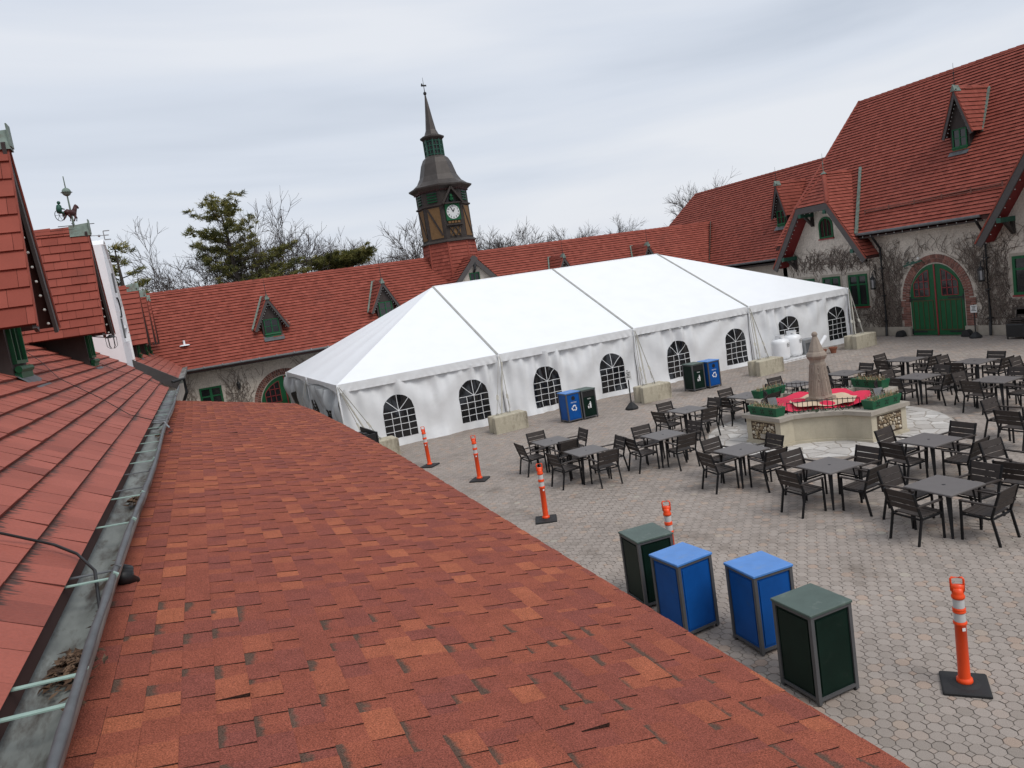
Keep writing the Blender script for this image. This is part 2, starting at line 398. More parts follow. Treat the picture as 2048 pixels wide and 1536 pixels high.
# tt support: a per-vertex 0..1 position within one tile (butt to top), used by the lichen under the butts
def _mesh_tt(mb, me):
    tt = getattr(mb, 'tt', None)
    if tt: at = me.attributes.new('tt', 'FLOAT', 'POINT'); at.data.foreach_set('value', np.array(tt, dtype=np.float32))
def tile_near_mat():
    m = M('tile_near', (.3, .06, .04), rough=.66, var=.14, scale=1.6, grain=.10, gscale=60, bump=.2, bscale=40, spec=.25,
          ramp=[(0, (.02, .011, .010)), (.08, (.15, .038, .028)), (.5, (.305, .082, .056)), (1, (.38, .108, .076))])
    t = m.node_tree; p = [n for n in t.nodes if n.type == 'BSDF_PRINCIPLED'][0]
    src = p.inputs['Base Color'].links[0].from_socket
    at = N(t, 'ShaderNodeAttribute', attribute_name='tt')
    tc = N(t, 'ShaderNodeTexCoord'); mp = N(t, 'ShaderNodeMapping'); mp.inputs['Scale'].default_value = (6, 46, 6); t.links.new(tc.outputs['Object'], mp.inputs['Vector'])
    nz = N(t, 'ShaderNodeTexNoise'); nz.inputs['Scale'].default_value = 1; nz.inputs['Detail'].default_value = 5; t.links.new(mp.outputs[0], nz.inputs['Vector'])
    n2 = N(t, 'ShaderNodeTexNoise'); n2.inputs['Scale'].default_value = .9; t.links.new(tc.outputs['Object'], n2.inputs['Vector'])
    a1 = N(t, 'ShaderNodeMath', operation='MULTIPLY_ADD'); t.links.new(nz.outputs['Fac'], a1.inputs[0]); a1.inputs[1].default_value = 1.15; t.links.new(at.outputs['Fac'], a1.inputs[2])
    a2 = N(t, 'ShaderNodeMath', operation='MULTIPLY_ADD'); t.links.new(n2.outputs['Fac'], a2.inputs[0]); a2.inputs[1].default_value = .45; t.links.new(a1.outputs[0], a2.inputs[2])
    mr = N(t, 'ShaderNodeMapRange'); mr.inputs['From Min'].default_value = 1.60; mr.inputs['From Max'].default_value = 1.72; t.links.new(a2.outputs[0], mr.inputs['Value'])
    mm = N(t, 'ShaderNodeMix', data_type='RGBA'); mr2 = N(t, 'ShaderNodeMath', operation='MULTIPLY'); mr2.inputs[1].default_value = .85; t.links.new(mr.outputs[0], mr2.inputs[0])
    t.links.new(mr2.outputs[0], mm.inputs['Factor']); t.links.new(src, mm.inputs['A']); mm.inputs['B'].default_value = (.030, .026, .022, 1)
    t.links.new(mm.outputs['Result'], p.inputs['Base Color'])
tile_near_mat()
def shingle_mat():
    '''tone + 2 marks a piece whose upper edge carries the printed dark shadow band'''
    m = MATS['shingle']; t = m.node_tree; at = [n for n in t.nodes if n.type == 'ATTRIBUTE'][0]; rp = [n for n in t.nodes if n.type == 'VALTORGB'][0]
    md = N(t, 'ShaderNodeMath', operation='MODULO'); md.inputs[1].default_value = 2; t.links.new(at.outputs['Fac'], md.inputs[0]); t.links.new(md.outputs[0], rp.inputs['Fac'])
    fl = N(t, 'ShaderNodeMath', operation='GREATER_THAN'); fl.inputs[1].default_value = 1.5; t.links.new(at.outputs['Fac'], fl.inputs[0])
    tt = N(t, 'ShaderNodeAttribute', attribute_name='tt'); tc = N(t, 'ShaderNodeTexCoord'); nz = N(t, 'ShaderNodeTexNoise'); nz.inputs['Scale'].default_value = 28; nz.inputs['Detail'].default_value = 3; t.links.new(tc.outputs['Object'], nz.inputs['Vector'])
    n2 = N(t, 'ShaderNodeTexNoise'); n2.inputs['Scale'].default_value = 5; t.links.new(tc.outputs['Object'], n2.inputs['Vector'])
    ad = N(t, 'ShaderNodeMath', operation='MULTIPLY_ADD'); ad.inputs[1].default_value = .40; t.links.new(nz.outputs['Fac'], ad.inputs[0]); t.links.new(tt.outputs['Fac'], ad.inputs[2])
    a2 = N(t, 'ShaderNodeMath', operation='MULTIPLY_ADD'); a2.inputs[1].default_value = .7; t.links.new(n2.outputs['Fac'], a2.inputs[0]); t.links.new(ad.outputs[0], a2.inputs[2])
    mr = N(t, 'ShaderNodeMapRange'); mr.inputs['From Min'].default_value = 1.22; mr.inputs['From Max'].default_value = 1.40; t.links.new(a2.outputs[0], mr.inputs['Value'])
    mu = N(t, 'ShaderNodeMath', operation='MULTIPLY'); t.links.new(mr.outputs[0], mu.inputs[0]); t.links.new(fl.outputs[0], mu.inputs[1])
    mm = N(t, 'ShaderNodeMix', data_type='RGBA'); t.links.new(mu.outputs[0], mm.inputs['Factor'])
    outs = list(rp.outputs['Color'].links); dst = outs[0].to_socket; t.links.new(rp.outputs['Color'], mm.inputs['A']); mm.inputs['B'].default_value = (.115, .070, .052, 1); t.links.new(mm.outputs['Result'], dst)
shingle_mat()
_old_part = part
def part(name, mb, mat, parent=None, **kw):
    o = _old_part(name, mb, mat, parent, **kw); _mesh_tt(mb, o.data); return o

# ================================================================ ground
def sheet(name, poly, z, mat, kind='structure'):
    b = MB(); b.poly([(x, y, z) for x, y in poly]); o = part(name, b, mat); o['kind'] = kind; return o
sheet('ground', [(-600, -600), (600, -600), (600, 900), (-600, 900)], -.06, 'soil')
court = sheet('courtyard', [(-1, -12), (33.2, -12), (33.2, 39.6), (-1, 39.6)], -.012, 'joint')
FC = (15.2, 14.55)       # fountain centre
def pavers():
    p = .155; h = p/2; hs = h - .0028; c = .046; ang = math.radians(-46)
    e1 = (math.cos(ang), math.sin(ang)); e2 = (-e1[1], e1[0])
    octo = [(hs, hs-c), (hs-c, hs), (-hs+c, hs), (-hs, hs-c), (-hs, -hs+c), (-hs+c, -hs), (hs-c, -hs), (hs, -hs+c)]
    d = .0435; sq = [(d, 0), (0, d), (-d, 0), (0, -d)]
    lst = []; rr = random.Random(3); n = 330
    blob = [(rr.uniform(3, 30), rr.uniform(2, 26), rr.uniform(.4, 1.6), rr.uniform(-.12, .16)) for _ in range(90)]
    far = MB(); near = []
    for i in range(-n, n):
        for j in range(-n, n):
            for kind in (0, 1):
                a, b = (i*p, j*p) if kind == 0 else ((i+.5)*p, (j+.5)*p)
                x = a*e1[0] + b*e2[0] + 14; y = a*e1[1] + b*e2[1] + 12
                if x < 2.2 or x > 30.6 or y < 1.2 or y > 25.9: continue
                if (x-FC[0])**2 + (y-FC[1])**2 < 3.02**2: continue
                q = cam_px((x, y, 0))
                if q is None or not (-60 < q[0] < 2200 and -60 < q[1] < 1640): continue
                base = octo if kind == 0 else sq
                tn = min(1, max(0, rr.gauss(.45, .22)))
                if rr.random() < .035: tn = rr.uniform(.82, .9)
                z = rr.uniform(-.0015, .0015); tx, ty = rr.uniform(-.012, .012), rr.uniform(-.012, .012)
                k = 1.0 if q[2] > 13 else .93
                P = [(x+u*k*e1[0]+v*k*e2[0], y+u*k*e1[1]+v*k*e2[1], z+tx*u+ty*v) for u, v in base]; m = len(P)
                if q[2] > 13:
                    far.add(P, [tuple(range(m))], tn)
                else:
                    P += [(x+u*e1[0]+v*e2[0], y+u*e1[1]+v*e2[1], z-.005) for u, v in base]
                    b_ = MB(); b_.add(P, [tuple(range(m))] + [(r_, m+r_, m+(r_+1) % m, (r_+1) % m) for r_ in range(m)], tn)
                    near.append((Vector((x, y, 0)), b_))
    near.sort(key=lambda cm: -apparent(cm[0], .15))
    for c_, m_ in near[:300]: part('paver', m_, 'paver', court)
    part('paver_field', join_mb([m_ for c_, m_ in near[300:]] + [far]), 'paver', court, kind='stuff')
pavers()

def flagstones():
    rr = random.Random(12); base = MB(); rad = 3.05
    ring = [(FC[0]+rad*math.cos(2*math.pi*k/64), FC[1]+rad*math.sin(2*math.pi*k/64), .001) for k in range(64)]
    base.poly(ring); fl = part('flagstone_circle', base, 'mortar'); fl['kind'] = 'structure'
    pts = []
    while len(pts) < 190:
        a, r = rr.uniform(0, 6.283), 2.98*math.sqrt(rr.random()); q = (FC[0]+r*math.cos(a), FC[1]+r*math.sin(a))
        if all((q[0]-o[0])**2 + (q[1]-o[1])**2 > .24**2 for o in pts): pts.append(q)
    disc = [(FC[0]+3.0*math.cos(2*math.pi*k/40), FC[1]+3.0*math.sin(2*math.pi*k/40)) for k in range(40)]
    for i, (x, y) in enumerate(pts):
        if abs(x-FC[0]) + abs(y-FC[1]) < 1.6: continue
        cell = disc
        for j, (u, v) in enumerate(pts):
            if i == j or (u-x)**2+(v-y)**2 > 4: continue
            mx_, my_ = (x+u)/2, (y+v)/2; dx, dy = u-x, v-y; L = math.hypot(dx, dy); mx_ -= dx/L*.016; my_ -= dy/L*.016
            a = (mx_-dy/L*9, my_+dx/L*9); b = (mx_+dy/L*9, my_-dx/L*9)
            big = [b, a, (a[0]-dx/L*18, a[1]-dy/L*18), (b[0]-dx/L*18, b[1]-dy/L*18)]
            cell = clip(cell, ccw(big))
            if len(cell) < 3: break
        if len(cell) < 3: continue
        z = .010 + rr.uniform(-.002, .003); m = MB(); n = len(cell)
        m.add([(a, b, z) for a, b in cell] + [(a, b, .0) for a, b in cell], [tuple(range(n))] + [(k, n+k, n+(k+1) % n, (k+1) % n) for k in range(n)], rr.random())
        part('flagstone', m, 'flagstone', fl)
flagstones()

# ================================================================ near building on the left (its axis is turned 1.5 degrees)
TH = .027
EA = Vector((math.cos(TH), -math.sin(TH), 0)); EB = Vector((math.sin(TH), math.cos(TH), 0)); EZ = Vector((0, 0, 1))
def LP(a, b, z): return EA*a + EB*b + EZ*z

# ---- low lean-to roof with laminated shingles
lean = thing('lean_to', 'low lean-to roof with mixed red and orange asphalt shingles, filling the foreground', 'lean-to roof', LP(1.0, 9, 0))
SLP = (3.5-2.75)/3.33; cA = 1/math.sqrt(1+SLP**2)
def lz(a): return 2.75 + SLP*(2.33-a)
outline = [(2.27, -1.5), (2.33, 3), (2.41, 8), (2.43, 11), (2.37, 15), (2.25, 18), (2.03, 20.1), (-1.0, 20.1), (-1.0, -1.5)]
b = MB(); b.prism([LP(a, bb, lz(a)-.012) for a, bb in outline], (0, 0, -.05)); part('roof_deck', b, 'roof_deck', lean)
b = MB()
for i in range(6):
    p0, p1 = outline[i], outline[i+1]; b.bar(LP(p0[0]-.03, p0[1], lz(p0[0])-.13), LP(p1[0]-.03, p1[1], lz(p1[0])-.13), .03, .13)
part('fascia', b, 'green_dark', lean)
b = MB(); b.prism([LP(1.5, -1.4, 0), LP(1.7, -1.4, 0), LP(1.7, 19.6, 0), LP(1.5, 19.6, 0)], (0, 0, 2.83)); part('wall', b, 'stucco', lean)
for bb in (2, 6.5, 11, 15.5, 19.2):
    b = MB(); b.bar(LP(2.1, bb, 0), LP(2.1, bb, 2.70), .12, .12, up=(1, 0, 0)); part('post', b, 'timber', lean)
def shingles():
    O = LP(2.43, 0, lz(2.43)); S = EB; T = (EA*-cA + EZ*(SLP*cA)); Nn = (EZ*cA + EA*(SLP*cA)).normalized()
    poly = ccw([(bb, (2.43-a)/cA) for a, bb in outline]); e = .143; rr = random.Random(5); out = []
    for k in range(0, int(3.43/cA/e)+1):
        ta, tb = k*e, (k+1)*e+.003; s = -1.6 - rr.random()*.3; tab = rr.random() < .5; ctone = rr.uniform(-.05, .05)
        while s < 20.3:
            wdt = rr.uniform(.10, .27) if tab else rr.uniform(.05, .18)
            if rr.random() < .007: lf_extra = rr.uniform(.006, .016)
            else: lf_extra = 0
            sa, sb_ = s, s + wdt; s = sb_
            lf = (.0105 if tab else .0045) + lf_extra
            r_ = rr.random()
            tn = rr.uniform(.17, .36) if r_ < .34 else (rr.uniform(.34, .66) if r_ < .83 else rr.uniform(.72, 1.0))
            tn = min(1, max(.165, tn+ctone))
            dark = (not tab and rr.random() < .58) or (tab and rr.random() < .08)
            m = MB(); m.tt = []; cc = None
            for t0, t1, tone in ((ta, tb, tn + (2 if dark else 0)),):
                if t1-t0 < .002: continue
                q = clip([(sa, t0), (sb_, t0), (sb_, t1), (sa, t1)], poly)
                if len(q) < 3: continue
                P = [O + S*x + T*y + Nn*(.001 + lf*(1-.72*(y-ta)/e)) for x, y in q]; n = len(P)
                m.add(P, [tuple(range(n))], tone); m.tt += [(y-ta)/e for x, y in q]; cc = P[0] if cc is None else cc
                for i in range(n):
                    x, y = q[i], q[(i+1) % n]; side = abs(x[0]-y[0]) < 1e-6; butt = abs(x[1]-ta) < 1e-6 and abs(y[1]-ta) < 1e-6
                    if (side and tab) or butt or (side and lf_extra):
                        m.add([P[i], P[(i+1) % n], P[(i+1) % n]-Nn*(lf+.002), P[i]-Nn*(lf+.002)], [(3, 2, 1, 0)], .0); m.tt += [0]*4
            if cc is not None: out.append((cc, m))
            tab = not tab if rr.random() < .82 else tab
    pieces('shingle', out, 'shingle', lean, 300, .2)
shingles()

# ---- tiled building
left = thing('tiled_building', 'near left building with pinkish red tiled roof, steep dormers and a copper gutter', 'building', LP(-3, 10, 0))
SL34 = math.tan(math.radians(33.9)); c34, s34 = math.cos(math.radians(33.9)), math.sin(math.radians(33.9))
TA0, TZ0 = -.9, 3.72
def tz(a): return TZ0 + SL34*(TA0-a)
TO = LP(TA0, 0, TZ0-.03); TT = EA*-c34 + EZ*s34
def tile_t(a): return (TA0-a)/c34
rpoly = [(-1.5, 0), (21.3, 0), (23.1, tile_t(-1.37)), (25.1, tile_t(-2.28)), (26.3, tile_t(-2.9)), (26.8, 6.2), (-1.5, 6.2)]
b = MB(); b.prism([TO + EB*s + TT*t for s, t in rpoly], (0, 0, -.08)); lroof = part('roof', b, 'roof_deck', left)
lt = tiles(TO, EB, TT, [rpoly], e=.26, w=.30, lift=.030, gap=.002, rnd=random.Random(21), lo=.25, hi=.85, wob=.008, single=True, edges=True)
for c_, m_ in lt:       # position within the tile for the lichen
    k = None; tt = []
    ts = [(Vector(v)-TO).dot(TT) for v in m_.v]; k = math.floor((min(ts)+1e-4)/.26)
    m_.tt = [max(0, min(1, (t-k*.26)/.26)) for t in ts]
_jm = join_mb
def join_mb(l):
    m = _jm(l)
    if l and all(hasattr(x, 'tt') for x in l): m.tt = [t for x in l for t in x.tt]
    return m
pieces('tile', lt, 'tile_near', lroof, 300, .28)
b = MB(); b.prism([LP(-1.15, -1.5, 0), LP(-1.05, -1.5, 0), LP(-1.05, 21.0, 0), LP(-1.15, 21.0, 0)], (0, 0, 3.62)); part('wall', b, 'stucco', left)
b = MB(); b.prism([LP(-6.2, 21.0, 0), LP(-1.15, 21.0, 0), LP(-1.15, 21.2, 0), LP(-6.2, 21.2, 0)], (0, 0, 3.6)); part('wall', b, 'stucco', left)
b = MB(); b.bar(LP(-.98, -1.5, 3.58), LP(-.98, 21.2, 3.58), .03, .16); part('fascia', b, 'timber', left)

# gutter trough along the eave
def gutter():
    sec = [(-1.00, 3.675), (-.965, 3.60), (-.90, 3.545), (-.81, 3.525), (-.73, 3.55), (-.68, 3.61), (-.655, 3.69), (-.643, 3.69), (-.662, 3.60), (-.72, 3.53), (-.81, 3.51), (-.905, 3.53), (-.98, 3.59)]
    n = len(sec); P = []; F = []; st = [-1.5 + .25*i for i in range(93)]; rr = random.Random(2)
    for b_ in st:
        da, dz = .012*math.sin(b_*.9), .012*math.sin(b_*.55+1)
        P += [LP(a+da*(.3 if a < -.9 else 1), b_, z+dz) for a, z in sec]
    for i in range(len(st)-1):
        for k in range(n): F.append((i*n+k, i*n+(k+1) % n, (i+1)*n+(k+1) % n, (i+1)*n+k))
    m = MB(); m.add(P, F); g = part('gutter', m, 'gutter', left, smooth=True)
    m = MB(); m.tube([LP(-.648+.012*math.sin(b_*.9)+rr.uniform(-.004, .004), b_, 3.70+.012*math.sin(b_*.55+1)) for b_ in st], [.020+rr.uniform(-.003, .004) for _ in st], 8); part('gutter_lip', m, 'lead', g, smooth=True)
    for b_ in [1.75, 2.05, 3.02, 3.28, 4.55, 4.7, 5.9, 6.9, 7.25, 8.1, 8.8, 9.6, 10.4, 11.2, 12.1, 13, 14, 15, 16, 17, 18, 19, 20]:
        m = MB(); dark = rr.random() < .3
        m.bar(LP(-.96, b_+.02, 3.70), LP(-.66, b_, 3.685), .026, .006); m.bar(LP(-.66, b_, 3.685), LP(-.64, b_, 3.71), .028, .03)
        part('gutter_strap', m, 'lead' if dark else 'strap_copper', g)
    rr2 = random.Random(6); m = MB()
    for _ in range(1500):
        b_ = rr2.uniform(1.0, 14); 
        if math.sin(b_*1.7)+.6*math.sin(b_*4.1+1) < rr2.uniform(-.6, .8): continue
        p = LP(-.715+rr2.gauss(0, .018)+.012*math.sin(b_*.9), b_, 3.566+.012*math.sin(b_*.55+1)+rr2.random()*.008); a = rr2.uniform(0, 6.28); l = rr2.uniform(.008, .03); d_ = Vector((math.cos(a), math.sin(a), rr2.uniform(-.2, .2)))*l; s_ = Vector((-math.sin(a), math.cos(a), 0))*l*.45
        m.add([p-d_, p-s_, p+d_, p+s_], [(0, 1, 2, 3)], rr2.random()*.7)
    part('debris', m, 'leaf_litter', g, kind='stuff')
    m = MB(); pts = []
    for i in range(60): pts.append(LP(-.93 if i % 2 else -.70, 13.2+i*.135, (3.66 if i % 2 else 3.62)))
    m.tube(pts, .008, 5); part('heating_cable', m, 'steel', g)
    m = MB()
    m.tube([LP(-.9, 12.9, 3.6), LP(-.8, 12.6, 3.62), LP(-.70, 12.5, 3.70), LP(-.66, 12.1, 3.75), LP(-.60, 11.9, 3.68), LP(-.58, 12.15, 3.58), LP(-.64, 12.35, 3.55)], .012, 6); part('heating_cable', m, 'steel', g)
    m = MB(); m.tube([LP(-.74, 5.25, 3.54), LP(-.70, 5.25, 3.50), LP(-.69, 5.3, 3.44), LP(-.74, 5.3, 3.30)], [.05, .07, .07, .05], 16); part('outlet', m, 'black_paint', g, smooth=True)
gutter()
def litter(b0, L, Wd, n, rr):
    m = MB(); base = LP(-.79, b0, 3.54)
    for _ in range(n):
        u, v = rr.gauss(0, .4), rr.gauss(0, .4); p = LP(-.77+u*Wd, b0+v*L, 3.55+.025*max(0, 1-u*u-v*v)+rr.random()*.012)
        a = rr.uniform(0, 6.28); l, w = rr.uniform(.018, .042), rr.uniform(.008, .018)
        d = Vector((math.cos(a), math.sin(a), rr.uniform(-.4, .4)))*l; s_ = Vector((-math.sin(a), math.cos(a), rr.uniform(-.5, .5)))*w
        m.add([p-d, p-s_*.8+EZ*.004, p+d, p+s_*.8], [(0, 1, 2, 3)], rr.random())
    return m, base
rr = random.Random(8)
for b0, L, Wd, n, lab in ((3.72, .20, .10, 420, 'large clump of dead brown leaves lying in the near gutter'), (7.35, .15, .07, 160, 'small clump of dead leaves further along the near gutter'), (12.2, .12, .06, 90, 'wad of dead leaves by the grey cable loop in the gutter')):
    m, base = litter(b0, L, Wd, n, rr); o = solo('leaf_litter', m, 'leaf_litter', lab, 'leaves', base, 'leaf clumps in the gutter'); o['kind'] = 'stuff'
def cable(name, pts, r, label, sag=0):
    m = MB(); P = []
    for i in range(len(pts)-1):
        for k in range(8):
            t = k/8; P.append(Vector(pts[i])*(1-t) + Vector(pts[i+1])*t)
    P.append(Vector(pts[-1])); m.tube(P, r, 6); return solo(name, m, 'cable', label, 'cable', pts[0], 'cables on the tiled roof', smooth=True)
cable('roof_cable', [LP(-1.9, 4.85, 4.43), LP(-1.23, 4.99, 3.99), LP(-1.0, 5.08, 3.83), LP(-.88, 5.0, 3.76), LP(-.77, 4.75, 3.70), LP(-.70, 4.2, 3.60), LP(-.74, 3.9, 3.57)], .009, 'thick black cable crossing the near tiles and dropping into the gutter')
cable('roof_cable', [LP(-2.9, 16.2, 5.11), LP(-2.61, 15.56, 4.91), LP(-2.13, 13.9, 4.59), LP(-1.56, 13.3, 4.21), LP(-1.13, 12.6, 3.91), LP(-.86, 12.9, 3.74)], .006, 'thin dark wire running from the nearest dormer down to the gutter')
cable('roof_cable', [LP(-2.25, 20.3, 4.67), LP(-1.87, 20.15, 4.41), LP(-1.58, 20.7, 4.22), LP(-.92, 21.1, 3.77)], .006, 'thin dark wire running from the vane dormer toward the roof end')

# ================================================================ dormers
def frame3(P, F, Rt):
    P, F, Rt = Vector(P), Vector(F), Vector(Rt)
    return lambda f, r, z: P + F*f + Rt*r + EZ*(z - P.z)
def window(parent, fr, f, r0, r1, z0, z1, cols=2, rows=2, fw=.06, frame='green_paint', arch=False, name='window', deep=.05, munt=.028, muntmat=None, sill=None, transom=None):
    """casement built proud of the wall: frame bars, muntins and panes; fr(f, r, z) maps to world"""
    m = MB(); X = lambda r, z, d=0: fr(f+d, r, z)
    def rbar(r0, r1, z0, z1, d0, d1, mm=m):
        mm.add([X(r0,z0,d0),X(r1,z0,d0),X(r1,z1,d0),X(r0,z1,d0),X(r0,z0,d1),X(r1,z0,d1),X(r1,z1,d1),X(r0,z1,d1)], [(3,2,1,0),(4,5,6,7),(0,1,5,4),(1,2,6,5),(2,3,7,6),(3,0,4,7)])
    zt = z1
    if arch: zt = z1 - (r1-r0)/2
    rbar(r0-fw/2, r0+fw/2, z0, zt, -.04, deep); rbar(r1-fw/2, r1+fw/2, z0, zt, -.04, deep); rbar(r0+fw/2, r1-fw/2, z0, z0+fw, -.04, deep)
    if arch:
        c = (r0+r1)/2; ra = (r1-r0)/2; n = 12
        for k in range(n):
            a0, a1 = math.pi*k/n, math.pi*(k+1)/n; q = []
            for d in (-.04, deep):
                for rad, a in ((ra-fw/2, a0), (ra+fw/2, a0), (ra+fw/2, a1), (ra-fw/2, a1)): q.append(X(c+rad*math.cos(a), zt+rad*math.sin(a), d))
            m.add(q, [(3,2,1,0),(4,5,6,7),(0,1,5,4),(1,2,6,5),(2,3,7,6),(3,0,4,7)])
    else:
        rbar(r0+fw/2, r1-fw/2, z1-fw, z1, -.04, deep)
    w = part(name, m, frame, parent)
    m = MB(); gm = muntmat or frame; i0, i1 = r0+fw/2, r1-fw/2
    for k in range(1, cols):
        x = i0 + (i1-i0)*k/cols; zz = (zt + math.sqrt(max(0, ((r1-r0)/2)**2-(x-(r0+r1)/2)**2)) - fw/2) if arch else z1-fw
        wd = munt*(1.7 if cols == 2 else 1); rbar(x-wd/2, x+wd/2, z0+fw, zz, -.02, deep-.012, m)
    for k in range(1, rows):
        z = z0 + (zt-z0)*k/rows
        if transom is not None: z = transom
        rbar(i0, i1, z-munt/2, z+munt/2, -.02, deep-.016, m)
    if m.v: part('muntin', m, gm, w)
    m = MB(); m.add([X(i0, z0+fw, .008), X(i1, z0+fw, .008), X(i1, zt-.005, .008), X(i0, zt-.005, .008)], [(0, 1, 2, 3)])
    if arch:
        c = (r0+r1)/2; ra = (r1-r0)/2-fw/2; m.add([X(c+ra*math.cos(math.pi*k/12), zt-.005+ra*math.sin(math.pi*k/12), .008) for k in range(13)], [tuple(range(13))])
    part('pane', m, 'window_glass', w)
    if sill:
        m = MB(); rbar(r0-.08, r1+.08, z0-.07, z0-.005, -.04, deep+.05, m); part('sill', m, sill, w)
    return w

def dormer(parent, P, F, Rt, ww, hw, zs, ze, za, ov, depth, e=.2, tw=.22, near=False, wz=None, cap='copper', finial=.9, mat='tile', bulbs=True, seed=1, sill=True, ridge_mat='copper', wall='timber'):
    rr = random.Random(seed); fr = frame3(P, F, Rt); sl = (za-ze)/hw
    m = MB(); zw = za - ww*sl - .05; zb = P[2]
    m.prism([fr(0, -ww, zb-.25), fr(0, ww, zb-.25), fr(0, ww, max(zw, ze+.05)), fr(0, 0, za-.06), fr(0, -ww, max(zw, ze+.05))], Vector(F)*-depth)
    d = part('dormer', m, wall, parent)
    L = math.hypot(hw, za-ze)
    for sg in (-1, 1):
        O = fr(0, sg*hw, ze); T = (Vector(Rt)*(-sg*hw) + EZ*(za-ze))/L; S = Vector(F)
        Nn = S.cross(T).normalized(); Nn = Nn if Nn.dot(Vector(Rt)*sg) > 0 else -Nn
        m = MB(); m.prism([O-S*depth, O+S*(ov-.01), O+S*(ov-.01)+T*L, O-S*depth+T*L], Nn*-.05); sd = part('roof_slope', m, 'roof_deck', d)
        poly = [(-depth, 0), (ov, 0), (ov, L), (-depth, L)]
        if near and sg < 0:
            tl = tiles(O, S, T, [poly], e=e, w=tw, lift=.028, gap=.0025, rnd=rr, lo=.3, hi=.8, wob=.004, single=True, edges=True)
            for c_, t_ in tl: part('tile', t_, mat, d)
        else:
            part('tile_field', tiles(O, S, T, [poly], e=e, w=tw, lift=.034, gap=.0, bt=.0, rnd=rr, lo=.3, hi=.75), mat, d, kind='stuff')
        m = MB(); bd = .105 if near else .09; m.bar(O + S*(ov-.03+.003*sg) - Nn*bd - T*.05, O + S*(ov-.03+.003*sg) - Nn*bd + T*(L-.06), .05, .17 if near else .14, up=Nn); part('bargeboard', m, 'bargeboard', d)
        m = MB(); m.bar(O + S*(ov+.012+.002*sg) - Nn*.01 - T*.03, O + S*(ov+.012+.002*sg) - Nn*.01 + T*L, .02, .05, up=Nn, tone=.4); part('verge_tile', m, mat, d)
        if bulbs:
            m = MB(); n = 11
            for k in range(n):
                q = O + S*(ov-.10) - Nn*.20 + T*(L*(.04+.86*k/n)); m.sphere(q, .022 if near else .019, 6, 5)
            part('string_light', m, 'bulb', d, kind='stuff')
    top = fr(0, 0, za); S = Vector(F); Rv = Vector(Rt)
    m = MB()
    n = max(2, int((depth+ov-.36)/.36)); q0 = -depth
    for k in range(n):
        a0, a1 = q0 + (depth+ov-.36)*k/n, q0 + (depth+ov-.36)*(k+1)/n; h = .03 + (.012 if k % 2 else 0)
        m.add([top+S*a0-Rv*.09-EZ*.10, top+S*a0+EZ*h, top+S*a0+Rv*.09-EZ*.10, top+S*a1-Rv*.09-EZ*.10, top+S*a1+EZ*(h+.012), top+S*a1+Rv*.09-EZ*.10], [(0, 1, 4, 3), (1, 2, 5, 4), (0, 2, 1), (3, 4, 5)], .35+.3*rr.random())
    part('ridge_tile', m, mat, d)
    if cap:
        m = MB(); a0, a1 = ov-.36, ov+.05; g = .12
        m.add([top+S*a0-Rv*g-EZ*.2, top+S*a0+EZ*.06, top+S*a0+Rv*g-EZ*.2, top+S*a1-Rv*g-EZ*.2, top+S*a1+EZ*.10, top+S*a1+Rv*g-EZ*.2], [(0, 1, 4, 3), (1, 2, 5, 4), (0, 2, 1), (3, 4, 5)])
        if near: m.bar(top+S*(a1+.005)-EZ*.16, top+S*(a1+.005)+EZ*.16, .02, .22, up=Rv)
        part('ridge_cap', m, cap, d)
    if finial:
        m = MB(); q = top + S*(ov-.1); m.tube([q, q+EZ*finial], [.018, .006], 5); m.sphere(q+EZ*finial*.55, .035, 6, 5); part('finial', m, 'black_iron', d)
    wz = wz or (zb+.12, min(ze+.45, zw+.2)); window(d, fr, .005, -ww*.72, ww*.72, wz[0], wz[1], 2, 2, fw=.05, frame='green_paint', munt=.03)
    if sill:
        m = MB(); q = fr(.06, 0, zb+.06); m.tube([q-Rv*(ww*.85), q+Rv*(ww*.85)], .05, 8); m.bar(fr(.03, -ww*.8, zb-.04), fr(.03, ww*.8, zb-.04), .10, .12); part('sill', m, 'green_paint', d)
        m = MB(); m.add([fr(.02, -ww-.05, zb-.02), fr(.30, -ww-.02, zb-.26), fr(.30, ww+.02, zb-.26), fr(.02, ww+.05, zb-.02)], [(0, 1, 2, 3)]); part('flashing', m, 'lead', d)
    return d

F_ = EA; R_ = EB
d1 = dormer(left, LP(-2.43, 12.87, 4.78), F_, R_, .50, .90, 4.78, 5.42, 8.15, .48, 3.6, e=.275, tw=.36, near=True, wz=(4.92, 6.2), mat='tile', seed=31, finial=0, bulbs=True)
d2 = dormer(left, LP(-2.28, 19.68, 4.66), F_, R_, .52, 1.02, 4.66, 5.32, 7.76, .48, 3.2, e=.205, tw=.30, near=True, wz=(4.8, 6.0), mat='tile', seed=32, finial=0)
# lamp bracket cage under the second dormer
m = MB(); q = LP(-1.85, 20.15, 5.0)
for k in range(6):
    a = 2*math.pi*k/6; m.tube([q+Vector((.12*math.cos(a), .12*math.sin(a), .2)), q+Vector((.11*math.cos(a), .11*math.sin(a), 0)), q+Vector((.04*math.cos(a), .04*math.sin(a), -.06))], .006, 4)
m.tube([q+Vector((0, 0, .2)), q+EA*-.4+EZ*.3], .012, 5); m.lathe([(.13, .2), (.02, .28)], 8, q)
part('lantern', m, 'black_iron', d2)
